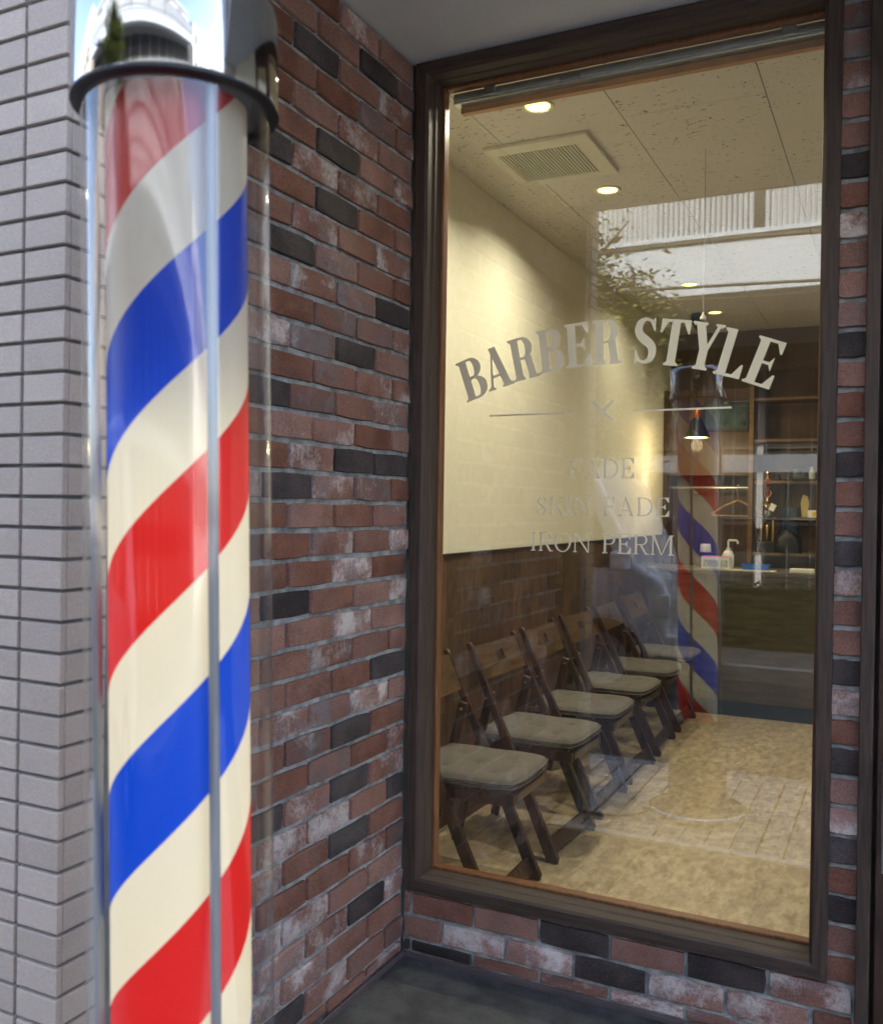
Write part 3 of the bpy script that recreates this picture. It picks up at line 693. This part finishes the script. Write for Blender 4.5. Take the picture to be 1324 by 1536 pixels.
# chairs
def rbox(x0, x1, y0, y1, z0, z1): return MB().box(x0, x1, y0, y1, z0, z1)
def make_chair():
    c = empty('folding_chair', (0, 0, 0)); hw = .205
    foot, top = Vector((.155, 0, .0)), Vector((-.20, 0, .775)); d = (top-foot).normalized()
    for s in (-1, 1):
        a = foot+Vector((0, s*hw, .0)); b = top+Vector((0, s*hw, 0))
        MB().prism([(p.x, p.z) for p in (foot+Vector((-.022, 0, 0)), foot+Vector((.016, 0, 0)), foot+Vector((.020, 0, .018)), top+Vector((.014, 0, -.008)), top+Vector((.002, 0, .006)), top+Vector((-.013, 0, -.002)))], 1, s*hw-.011, s*hw+.011).build('post', darkwood, c, bevel=.003)
        pv_ = foot+d*((.57)/d.z)
        rl = MB(); t0 = Vector((pv_.x-.012, s*(hw-.026), .600)); b0 = Vector((-.262, s*(hw-.026), .0))
        rl.bar(t0, b0, .018, .036, side=(0, 1, 0)); o = rl.build('rear_leg', darkwood, c, bevel=.006, seg=3)
        MB().tube([(pv_.x-.018, s*(hw-.04), .575), (pv_.x-.018, s*(hw+.012), .575)], .0055, 10).build('bolt', steel, c, smooth=True)
        MB().box(-.185, .205, s*(hw-.050)-.010, s*(hw-.050)+.010, .362, .402).build('seat_rail', darkwood, c, bevel=.007, seg=3)
    MB().box(.178, .206, -hw+.066, hw-.066, .370, .400).build('front_rail', darkwood, c, bevel=.004)
    e = foot+d*.055
    MB().bar((e.x, -hw+.011, e.z), (e.x, hw-.011, e.z), .055, .014, side=(d.x, 0, d.z)).build('crossbar', darkwood, c, bevel=.002)
    MB().box(-.268, -.25, -hw+.036, hw-.036, .07, .10).build('rear_crossbar', darkwood, c, bevel=.002)
    for k in range(5):
        x = -.18+k*.076; MB().box(x, x+.066, -hw+.03, hw-.03, .4025, .4135).build('seat_slat', darkwood, c, bevel=.002)
    # back panel with a hand slot: four pieces joined as one board
    tz, bz, h0 = .762, .640, .005
    def at(z): return foot+d*(z/d.z)
    mb = MB(); n_ = Vector((d.z, 0, -d.x))
    def pan(y0, y1, z0, z1):
        for_ = at((z0+z1)/2); L = (z1-z0)/d.z
        mb.bar(at(z0)+Vector((0, (y0+y1)/2, 0)), at(z1)+Vector((0, (y0+y1)/2, 0)), y1-y0, .012, side=(0, 1, 0))
    pan(-hw+.012, -.035, bz, tz); pan(.035, hw-.012, bz, tz); pan(-.035, .035, .728, tz); pan(-.035, .035, bz, .690)
    mb.build('back_panel', backwood, c)
    # tufted cushion
    nx, ny = 40, 40; hx, hy = .205, .190; V = []; F = []; tuft = [(-.09, -.085), (-.09, .085), (.09, -.085), (.09, .085), (0, 0)]
    def outl(u, v):
        return (u*hx*(1-.08*abs(v)**4)*1.0, v*hy*(1-.10*max(u, 0)**4))
    for lay in (0, 1):
        for i in range(nx+1):
            for j in range(ny+1):
                u, v_ = -1+2*i/nx, -1+2*j/ny; x, y = outl(u, v_); ed = max(abs(u), abs(v_)); k = (1-ed**9)
                if lay == 0:
                    z = .428+.027*math.sqrt(max(k, 0)); 
                    for tx, ty in tuft:
                        r_ = math.hypot(x-tx, y-ty); z -= .013*math.exp(-(r_/.014)**2)+.011*math.exp(-(r_/.042)**2)
                    z += .0015*math.sin(31*x+9*y)*math.cos(23*y)
                else: z = .428-.0135*math.sqrt(max(k, 0))
                V.append((x+.012, y, z))
    st = ny+1; off = (nx+1)*(ny+1)
    for i in range(nx):
        for j in range(ny):
            a = i*st+j; F.append((a, a+st, a+st+1, a+1)); F.append((off+a, off+a+1, off+a+st+1, off+a+st))
    cu = MB().add(V, F).build('seat_cushion', cushion_m, c, smooth=True)
    edge_ = []
    for zz in (.436, .4215):
        ring_ = []
        for k in range(96):
            a = 2*math.pi*k/96; u, v_ = math.cos(a), math.sin(a); m_ = max(abs(u), abs(v_)); u, v_ = u/m_, v_/m_
            x, y = outl(u, v_); ring_.append((x*1.001+.012, y*1.001, zz))
        MB().tube(ring_+[ring_[0]], .0028, 6, False).build('piping', cushion_m, cu, smooth=True)
    return c
ch0 = make_chair()
desc = ['brown folding chair with grey cushion beside the window frame, first of the row', 'second brown folding chair from the window, with grey tufted cushion', 'third brown folding chair from the window, golden worn back board',
        'fourth brown folding chair from the window, against the wainscot', 'fifth brown folding chair from the window, with flat grey cushion', 'sixth brown folding chair, last of the row by the counter']
for i, y in enumerate((.485, 1.073, 1.620, 2.173, 2.734, 3.329)):
    o = ch0 if i == 0 else copy_tree(ch0)
    o.location = (.0+[.004, .012, .006, -.004, -.012, -.022][i], y, 0); o.rotation_euler.z = R([1.2, -2.0, .8, -1.4, 1.8, -.6][i])
    tag(o, desc[i], 'chair', 'row of folding chairs along the wainscot')

# counter and things on it
ct = empty('reception_counter', (.7, 3.72, 0), label='dark reception counter with a blue black plinth', cat='counter')
cw = M('counter_wood', (.060, .050, .032), .45, .3, 5, stretch=(1, 1, 6))
MB().box(-.9, 1.2, 0.0, .40, .095, .895).build('front_panel', cw, ct)
MB().box(-.9, 1.2, .012, .39, 0, .095).build('plinth', M('plinth_blue', (.012, .026, .042), .5, .1, 5), ct)
MB().box(-.92, 1.22, -.03, .42, .895, .922).build('counter_top', M('counter_top', (.075, .055, .035), .35, .2, 6), ct, bevel=.004)
CT = .9225
gb = empty('glove_box', (.21, 3.84, CT), label='white and pink cardboard box of gloves on the counter', cat='box')
MB().box(-.088, .088, -.05, .05, 0, .076).build('carton', white_p, gb, bevel=.002)
MB().box(-.0875, .0875, -.0495, .0495, .0765, .080).build('pink_top', M('pink_card', (.62, .16, .30), .6, .05, 5), gb)
for x0, x1 in ((-.075, .02), (.035, .08)):
    MB().box(x0, x1, -.0512, -.0505, .014, .058).build('printed_panel', M('printed_lines', (.45, .47, .48), .6, .35, 70), gb)
pb = empty('pump_bottle', (.262, 3.97, CT), label='white pump dispenser bottle behind the glove box', cat='bottle')
MB().lathe([(0, 0), (.036, 0), (.038, .006), (.037, .085), (.026, .108), (.014, .118), (.014, .132), (0, .132)], 28).build('bottle', white_p, pb, smooth=True)
MB().tube([(0, 0, .13), (0, 0, .176), (.004, 0, .182), (.05, 0, .182), (.058, 0, .176), (.060, 0, .160)], .0065, 10).build('pump', white_p, pb, smooth=True)
nb = MB().box(-.04, .05, -.035, .035, 0, .098).build('navy_box', M('navy_card', (.02, .03, .10), .5, .1, 6), label='small navy blue box standing on the counter end', cat='box'); nb.location = (.12, 3.99, CT)
tp = MB().lathe([(.018, 0), (.034, 0), (.036, .004), (.033, .050), (.030, .054), (.018, .054)], 28, closed=True).build('tape_roll', white_p, smooth=True, label='white roll lying on top of the navy box', cat='roll'); tp.location = (.112, 3.99, CT+.0985)
tr = empty('blue_tray', (.455, 3.85, CT+.004), label='bright blue plastic cash tray on the counter', cat='tray')
bl_m = M('blue_plastic', (.015, .10, .42), .4, .05, 6)
MB().prism([(-.07, 0), (.07, 0), (.088, .034), (.084, .034), (.067, .004), (-.067, .004), (-.084, .034), (-.088, .034)], 1, -.055, .055).build('tray_body', bl_m, tr)
for y in (-.058, .055): MB().prism([(-.07, 0), (.07, 0), (.088, .034), (-.088, .034)], 1, y, y+.003).build('tray_end', bl_m, tr)
pa = MB()
pa.box(-.16, .14, -.07, .07, 0, .0025); pa.build('paper_sheet', M('paper', (.62, .58, .46), .8, .04, 6), label='loose printed sheet lying under the blue tray', cat='paper').location = (.44, 3.80, CT)
nc = MB().box(-.07, .07, -.05, .05, 0, .022).build('note_pad', M('pad_paper', (.75, .72, .6), .8, .04, 6), bevel=.002, label='thick cream note pad at the right of the counter', cat='note pad'); nc.location = (.735, 3.80, CT)

# back shelf unit with display things
shw = M('oak_shelf', (.12, .068, .030), .5, .25, 7, stretch=(1, 8, 8))
su = empty('shelf_unit', (.30, 4.70, 0), label='open wooden shelf unit on the back wall behind the counter', cat='shelf')
MB().box(-.02, .012, -.02, .23, .0, 2.35).build('side_panel', shw, su)
MB().box(1.4, 1.432, -.02, .23, .0, 2.35).build('side_panel', shw, su)
for z in (.98, 1.24, 1.50, 1.80, 2.1):
    x0 = .0122 if z != 1.24 else .27
    MB().box(x0, 1.3998, 0, .229, z, z+.02).build('shelf_board', shw, su)
MB().box(.0122, 1.3998, .2295, .24, .0, 2.35).build('back_board', M('oak_back', (.085, .048, .023), .6, .2, 5), su)
l = bpy.data.lights.new('shelf_lamp', 'SPOT'); l.energy = .3; l.color = (1, .66, .28); l.spot_size = R(90); l.spot_blend = .8; l.shadow_soft_size = .03
sl_ = empty('shelf_spotlight', (.75, 4.35, ZC), label='recessed spotlight shining on the back shelf', cat='downlight')
MB().lathe([(.022, -.001), (.026, -.006), (.034, -.005), (.036, 0)], 24).build('trim_ring', lampoff, sl_, smooth=True)
o = bpy.data.objects.new('shelf_lamp', l); col.objects.link(o); o.parent = sl_; o.location = (0, 0, -.02); o.rotation_euler = (R(22), 0, 0)
gd = M('polished_gold', (.75, .52, .18), .22, .05, 5, metal=1)
Z1s = 1.0005
ty = empty('trophy', (.405, 4.76, Z1s), label='tall tiered gold and red trophy with a silver cup on the back shelf', cat='trophy')
MB().box(-.06, .06, -.04, .04, 0, .075).build('plinth', blk, ty, bevel=.003)
for s in (-1, 1): MB().tube([(s*.042, 0, .0755), (s*.042, 0, .235)], .009, 12).build('column', gd, ty, smooth=True)
MB().lathe([(.004, .0755), (.012, .10), (.008, .13), (.014, .17), (.010, .20), (0, .21)], 20).build('figure', gd, ty, smooth=True)
MB().box(-.062, .062, -.035, .035, .2355, .250).build('deck', blk, ty)
MB().lathe([(0, .2505), (.026, .2505), (.034, .275), (.030, .305), (.016, .318)], 28).build('cup', chrome, ty, smooth=True)
MB().lathe([(.016, .3185), (.062, .338), (.055, .348), (.012, .372), (.007, .40)], 32).build('upper_plate', gd, ty, smooth=True)
ring = [(.024*math.cos(2*math.pi*k/20), 0, .43+.028*math.sin(2*math.pi*k/20)) for k in range(21)]
MB().tube(ring, .004, 8).build('wreath', gd, ty, smooth=True)
MB().lathe([(.006, .40), (.006, .46), (.022, .475), (.014, .50), (.026, .52), (.010, .535)], 24).build('red_riser', M('red_plastic', (.35, .02, .02), .3, .1, 5), ty, smooth=True)
MB().lathe([(.012, .5355), (.006, .56), (.012, .575), (.004, .59)], 16).build('finial', gd, ty, smooth=True)
tg = MB().box(-.02, .02, -.001, .001, -.05, 0).build('tag', white_p, ty); tg.location = (.052, -.05, .35); tg.rotation_euler = (0, R(25), 0)
def blob(name, mat, loc, sx, sy, sz, seed, label, cat):
    rr = random.Random(seed); V = []; F = []; nu, nv = 24, 12
    ph = [rr.uniform(0, 6.28) for _ in range(6)]
    for j in range(nv+1):
        t_ = math.pi/2*j/nv
        for i in range(nu):
            a = 2*math.pi*i/nu; k = 1+.10*math.sin(3*a+ph[0])*math.sin(2*t_)+.06*math.sin(5*a+ph[1]+4*t_)+.03*math.sin(9*a+ph[2])
            V.append((sx*k*math.cos(t_)**.6*math.cos(a), sy*k*math.cos(t_)**.6*math.sin(a), sz*math.sin(t_)*(1+.12*math.sin(2*a+ph[3]))))
    for j in range(nv):
        for i in range(nu): F.append((j*nu+i, j*nu+(i+1) % nu, (j+1)*nu+(i+1) % nu, (j+1)*nu+i))
    F.append(tuple(reversed(range(nu))))
    o = MB().add(V, F).build(name, mat, smooth=True, label=label, cat=cat); o.location = loc; return o
blob('black_bag', M('black_nylon', (.008, .008, .009), .5, .3, 12, .5, 40), (.545, 4.76, Z1s), .105, .07, .15, 3, 'slumped black cloth bag on the lower back shelf', 'bag')
jd = MB().box(-.055, .055, 0, .014, 0, .20).build('folded_denim', M('denim', (.045, .075, .13), .9, .2, 30, .4, 300), label='blue denim apron hanging at the back of the shelf', cat='apron', bevel=.005); jd.location = (.545, 4.89, 1.13)
hat = empty('black_hat', (.50, 4.80, 1.2605), label='black brimmed hat on the small middle shelf', cat='hat')
MB().lathe([(0, .11), (.05, .108), (.07, .09), (.075, .02), (.08, .012)], 32).build('crown', blk, hat, smooth=True)
MB().lathe([(.08, .012), (.13, .004), (.132, .008), (.08, .018)], 32, closed=True).build('brim', blk, hat, smooth=True); hat.location.x = .66; hat.location.z = 1.5205; hat.location.x = .62
aw = MB().prism([(-.018, 0), (.018, 0), (.032, .10), (.02, .15), (-.012, .165), (-.03, .10)], 1, -.008, .008).build('glass_award', M('amber_acrylic', (.52, .42, .16), .2, .1, 6), label='small leaf shaped amber award on the middle shelf', cat='award', bevel=.003); aw.location = (.655, 4.77, 1.2605)
bx_ = empty('yellow_carton', (.685, 4.74, 1.2605), label='small white and yellow carton on the middle shelf front', cat='carton'); 
MB().box(.0, .10, -.03, .0, 0, .05).build('carton', white_p, bx_); MB().box(.03, .09, -.0312, -.0302, .008, .042).build('yellow_print', M('yellow_print', (.65, .42, .08), .6, .1, 9), bx_); bx_.location.y = 4.735; aw.location.y = 4.83
for i, (x, h_, c_, lb) in enumerate(((.47, .055, (.02, .02, .025), 'squat black jar on the upper back shelf'), (.60, .085, (.30, .34, .36), 'slim clear bottle on the upper back shelf'), (.70, .10, (.50, .52, .48), 'white labelled bottle on the upper back shelf'))):
    o = MB().lathe([(0, 0), (.024, 0), (.026, .004), (.026, h_*.6), (.012, h_*.75), (.012, h_), (0, h_)], 20).build('bottle', M('bottle_%d' % i, c_, .25, .05, 5), smooth=True, label=lb, cat='bottle'); o.location = (x, 4.78, 1.5205)
# closet with hanger, left of the shelf
cl = empty('closet', (-.35, 4.72, 0), label='dark wood open closet with a hanging rail beside the shelf', cat='closet')
dk = M('closet_wood', (.060, .030, .017), .5, .3, 6, stretch=(6, 6, 1))
MB().box(.005, .035, 0, .22, .0, 2.2).build('side_panel', dk, cl); MB().box(.0352, .6295, 0, .22, 1.56, 1.60).build('shelf_board', dk, cl)
MB().box(.0352, .6295, .20, .22, 0, 1.56).build('back_board', dk, cl); MB().box(.0352, .6295, 0, .22, 1.6002, 2.2).build('upper_cupboard', dk, cl)
MB().tube([(.036, .1, 1.47), (.629, .1, 1.47)], .009, 10).build('rail', steel, cl, smooth=True)
hg = empty('coat_hanger', (.19, 4.815, 1.462), label='empty wooden coat hanger on the closet rail', cat='hanger')
hw_ = M('hanger_wood', (.34, .17, .07), .45, .2, 8)
MB().tube([(0, 0, .0), (.012, 0, .018), (.0, 0, .03), (-.012, 0, .015), (0, 0, -.05), (0, 0, -.08)], .0025, 8).build('hook', steel, hg, smooth=True)
MB().tube([(-.19, 0, -.19), (-.10, 0, -.13), (0, 0, -.085), (.10, 0, -.13), (.19, 0, -.19)], .008, 8).build('shoulder_bar', hw_, hg, smooth=True)
MB().tube([(-.18, 0, -.2), (.18, 0, -.2)], .005, 8).build('trouser_bar', hw_, hg, smooth=True)
pf = empty('picture_frame', (.10, 4.695, 1.98), label='black framed dark picture on the closet cupboard', cat='picture')
MB().box(-.15, .18, -.02, .02, -.10, .12).build('frame', blk, pf, bevel=.004); MB().box(-.13, .16, -.0225, -.0205, -.08, .10).build('picture', M('dark_print', (.03, .05, .055), .3, .5, 14), pf)

# ------------------------------------------------------------------ across the street
YF = -8.0
wht = M('white_render', (.42, .47, .52), .8, .05, 2); gry = M('grey_render', (.40, .39, .37), .85, .08, 2)
ob = empty('opposite_building', (0, YF, 0), label='white building across the street with a ribbed balcony over a glazed ground floor', cat='building')
MB().box(-9, 11, -8, -1.25, 0, 6.5).build('wall', gry, ob)
MB().box(-9.1, 11.1, -8.1, -1.1, 6.501, 6.68).build('roof_coping', wht, ob)
MB().box(-9, 11, -1.249, .0, 3.70, 3.86).build('balcony_slab', wht, ob); MB().box(-9, 11, -.12, .0, 3.8605, 4.31).build('parapet', wht, ob)
MB().box(-9, 11, -.16, .05, 4.3105, 4.36).build('parapet_coping', wht, ob)
rb = M('ribbed_panel', (.31, .34, .37), .6, .05, 3)
for k in range(9):
    x = -8.9+k*2.2; mb = MB()
    for i in range(36):
        a = x+i*.058; mb.prism([(a, -.06), (a+.012, -.03), (a+.040, -.03), (a+.052, -.06)], 2, 4.361, 5.35)
    mb.build('ribbed_panel', rb, ob)
for k in range(6):
    x = -7.6+k*3.0
    f_ = MB().box(x, x+1.5, -1.248, -1.20, 4.4, 6.3).build('window', wf_m, ob); MB().box(x+.07, x+1.43, -1.199, -1.185, 4.47, 6.23).build('pane', wg_m, f_)
MB().box(-9, 11, -.6, -.5, 1.74, 1.94).build('fascia_band', M('pale_band', (.16, .18, .20), .6, .05, 4), ob)
for k in range(14):
    x = -8.6+k*1.4
    f_ = MB().box(x, x+1.3, -1.248, -1.22, .3, 3.3).build('shopfront', M('shopfront_glass', (.035, .035, .03), .12, .2, 3, spec=.7), ob)
    mb = MB()
    for i in range(6): mb.box(x+i*.256, x+i*.256+.02, -1.2195, -1.19, .3, 3.3)
    for z in (1.2, 2.05, 2.56, 3.06): mb.box(x+.02, x+1.28, -1.2195, -1.195, z, z+.02)
    mb.build('glazing_bars', M('pale_bars', (.07, .075, .075), .5, .05, 5), f_)
def block(x0, x1, y0, y1, h, c, label, fy):
    b = empty('street_building', ((x0+x1)/2, fy, 0), label=label, cat='building'); cx = (x0+x1)/2
    MB().box(x0-cx, x1-cx, y0-fy, y1-fy, 0, h).build('wall', M('render_%d_%d' % (int(abs(x0*10)), int(h)), c, .85, .06, 2), b)
    s = 1 if fy == y1 else -1
    for fl in range(int(h//3)):
        for k in range(int((x1-x0)//2.6)):
            x = x0-cx+.7+k*2.6; z = 1+fl*3
            q = sorted((.0*s, .03*s)); f_ = MB().box(x, x+1.5, q[0]+.001*s, q[1], z, z+1.4).build('window', wf_m, b)
            q = sorted((.031*s, .04*s)); MB().box(x+.07, x+1.43, q[0], q[1], z+.07, z+1.33).build('pane', wg_m, f_)
block(-26, -9.6, -20, -8.3, 7.5, (.50, .45, .40), 'beige apartment block across the street beyond the tree', -8.3)
block(-4.6, -.6, -34, -20, 17, (.50, .40, .38), 'tall pinkish tower behind the white building across the street', -20)
block(-14.5, -9.8, -34, -21, 15, (.34, .38, .44), 'tall blue grey tower behind the beige apartment block', -21)
block(3.4, 8.0, -36, -22, 13, (.44, .43, .42), 'grey tower behind the right part of the white building', -22)
block(11.8, 27, -20, -8.5, 6.2, (.55, .55, .56), 'pale grey block across the street past the white building', -8.5)
block(-26, -7.5, -1.3, 10, 9.5, (.46, .42, .40), 'brown grey building next along the shop side of the street', -1.3)
block(9.6, 26, -1.3, 10, 7.0, (.52, .48, .44), 'sand coloured building beyond the shop door side', -1.3)
# hedge
lf_m = M('hedge_leaf', (.022, .040, .012), .9, .4, 3, spec=.1)
def leaves(name, mat, pts, size, parent=None, core=None, **tags):
    V = []; F = []
    if core: V += core.v; F += core.f
    for p in pts:
        a, b, s = random.uniform(0, 6.28), random.uniform(-.9, .9), size*random.uniform(.6, 1.3)
        u = Vector((math.cos(a), math.sin(a), b*.6)).normalized()*s; v_ = Vector((-math.sin(a)*.5, math.cos(a)*.5, random.uniform(-.5, .5))).normalized()*s*.45
        p = Vector(p); k = len(V); V += [tuple(p-u), tuple(p-u*.2+v_), tuple(p+u), tuple(p-u*.2-v_)]; F.append((k, k+1, k+2, k+3))
    return MB().add(V, F).build(name, mat, parent, **tags)
hp = [(random.uniform(-1.2, 8), -6.75+random.gauss(0, .14), random.uniform(.05, .62)) for _ in range(16000)]
hcore = MB().box(-1.2, 8, -6.88, -6.62, -.004, .56)
leaves('hedge', lf_m, hp, .03, core=hcore, kind='stuff', label='low clipped green hedge along the far pavement', cat='hedge')
# street tree
tt = empty('street_tree', (-1.85, -6.35, -.004), label='small leafy street tree on the far pavement', cat='tree')
bark = M('bark', (.09, .065, .045), .9, .3, 12, .8, 40)
MB().tube([(0, 0, 0), (.03, .02, 1.0), (-.02, 0, 1.9), (.02, .03, 2.7), (0, 0, 3.3)], [.09, .07, .06, .045, .015], 10).build('trunk', bark, tt, smooth=True)
for k in range(9):
    a = k*2.4; z = 1.7+k*.22; d = Vector((math.cos(a), math.sin(a), .55)); MB().tube([(0, 0, z), tuple(Vector((0, 0, z))+d*.45), tuple(Vector((0, 0, z))+d*.85+Vector((0, 0, .1)))], [.03, .02, .006], 6).build('limb', bark, tt, smooth=True)
tp_ = []
for _ in range(120):
    c = Vector((random.gauss(0, .55), random.gauss(0, .5), random.uniform(1.6, 3.9))); r_ = random.uniform(.18, .38)
    if math.hypot(c.x, c.y) > 1.0*(1-abs(c.z-2.7)/2.2)+.2: continue
    for _ in range(380): tp_.append(c+Vector((random.gauss(0, 1), random.gauss(0, 1), random.gauss(0, .8)))*r_*.55)
leaves('crown', M('tree_leaf', (.10, .12, .03), .7, .5, 3, spec=.2), tp_, .04, tt)
# overhead cables
cb = M('cable_black', (.015, .015, .015), .6, .1, 5)
for i, (y, z, r_, lb) in enumerate(((-6.2, 4.55, .010, 'upper thin overhead cable along the street'), (-6.2, 4.32, .009, 'second thin overhead cable along the street'), (-6.1, 3.72, .022, 'thick bundled overhead cable under the thin cables'), (-6.0, 3.30, .016, 'lower overhead cable in front of the balcony slab'), (-6.05, 3.22, .010, 'lowest thin overhead cable in front of the balcony'))):
    MB().tube([(x, y, z+.0035*(x-2)**2/4+.03*math.sin(x*1.3+i)) for x in [k*1.0 for k in range(-22, 24)]], r_, 6).build('overhead_cable', cb, smooth=True, label=lb, cat='cable', group='overhead cables')
# silver van
vn = empty('parked_van', (-1.72, -4.35, -.13), label='silver grey compact van standing on the road facing away from the tree', cat='van')
sv = M('silver_paint', (.72, .77, .84), .28, .04, 3, metal=.1, coat=.6); wd_ = M('van_glass', (.02, .024, .026), .05, .1, 3, spec=.9)
# x forward, side facing the shop at y=+0
sidep = [(-1.70, .30), (1.36, .30), (1.46, .42), (1.48, .74), (1.42, .90), (1.22, 1.02), (.92, 1.66), (.74, 1.78), (-1.45, 1.80), (-1.66, 1.62), (-1.74, .9)]
MB().prism(sidep, 1, -1.48, 0).build('body', sv, vn, bevel=.05, seg=4)
wn = [('side_window', [(.30, .98), (1.10, .98), (.80, 1.60), (.30, 1.64)]), ('side_window', [(-.62, .98), (.22, .98), (.22, 1.64), (-.62, 1.66)]), ('side_window', [(-1.60, .98), (-.70, .98), (-.70, 1.66), (-1.52, 1.62)])]
for nm, p_ in wn: MB().prism(p_, 1, -.002, .006).build(nm, wd_, vn, bevel=.004)
MB().prism([(1.215, 1.04), (1.228, 1.04), (.945, 1.64), (.932, 1.64)], 1, -1.40, -.08).build('windscreen', wd_, vn)
for x0, x1 in ((.27, 1.16), (-.65, .255)):
    dd = MB().prism([(x0, .62 if x0 > 0 else .38), (x1, .62 if x0 > 0 else .38), (x1, .95), (x0, .95)], 1, .001, .012).build('door', sv, vn, bevel=.008)
    MB().box(x0+.06, x0+.20, .0125, .03, .84, .87).build('handle', sv, dd, bevel=.006)
for x in (.98, -1.10):
    for y in (-.02, -1.46):
        wh = MB().lathe([(.20, -.10), (.285, -.10), (.30, -.07), (.30, .07), (.285, .10), (.20, .10)], 40, closed=True).build('wheel', rubber, vn, smooth=True)
        wh.rotation_euler = (R(90), 0, 0); wh.location = (x, y, .30)
        MB().lathe([(0, -.06), (.12, -.07), (.195, -.095), (.2, -.08), (.2, .08), (.195, .095), (.12, .07), (0, .06)], 40).build('rim', alu, wh, smooth=True)
    MB().lathe([(.315, -.01), (.375, -.01), (.375, .02), (.315, .02)], 40, closed=True).build('wheel_arch', M('arch_plastic', (.03, .03, .032), .6, .1, 5), vn, smooth=True).rotation_euler = (R(90), 0, 0)
    vn.children[-1].location = (x, .008, .30)
mr = MB().box(-.05, .07, .02, .22, .0, .15).build('mirror', sv, vn, bevel=.03, seg=4); mr.location = (1.12, .0, .97)
MB().box(-.052, -.049, .04, .20, .02, .13).build('mirror_glass', wd_, mr)
hl = MB().box(1.34, 1.475, -.30, .006, .62, .80).build('headlight', M('lamp_lens', (.7, .72, .74), .1, .05, 5, spec=.8), vn, bevel=.02, seg=3)
MB().box(1.34, 1.475, -1.486, -1.18, .62, .80).build('headlight', MATS['lamp_lens'], vn, bevel=.02, seg=3)
MB().box(1.40, 1.53, -1.47, -.01, .32, .50).build('bumper', sv, vn, bevel=.03, seg=3)
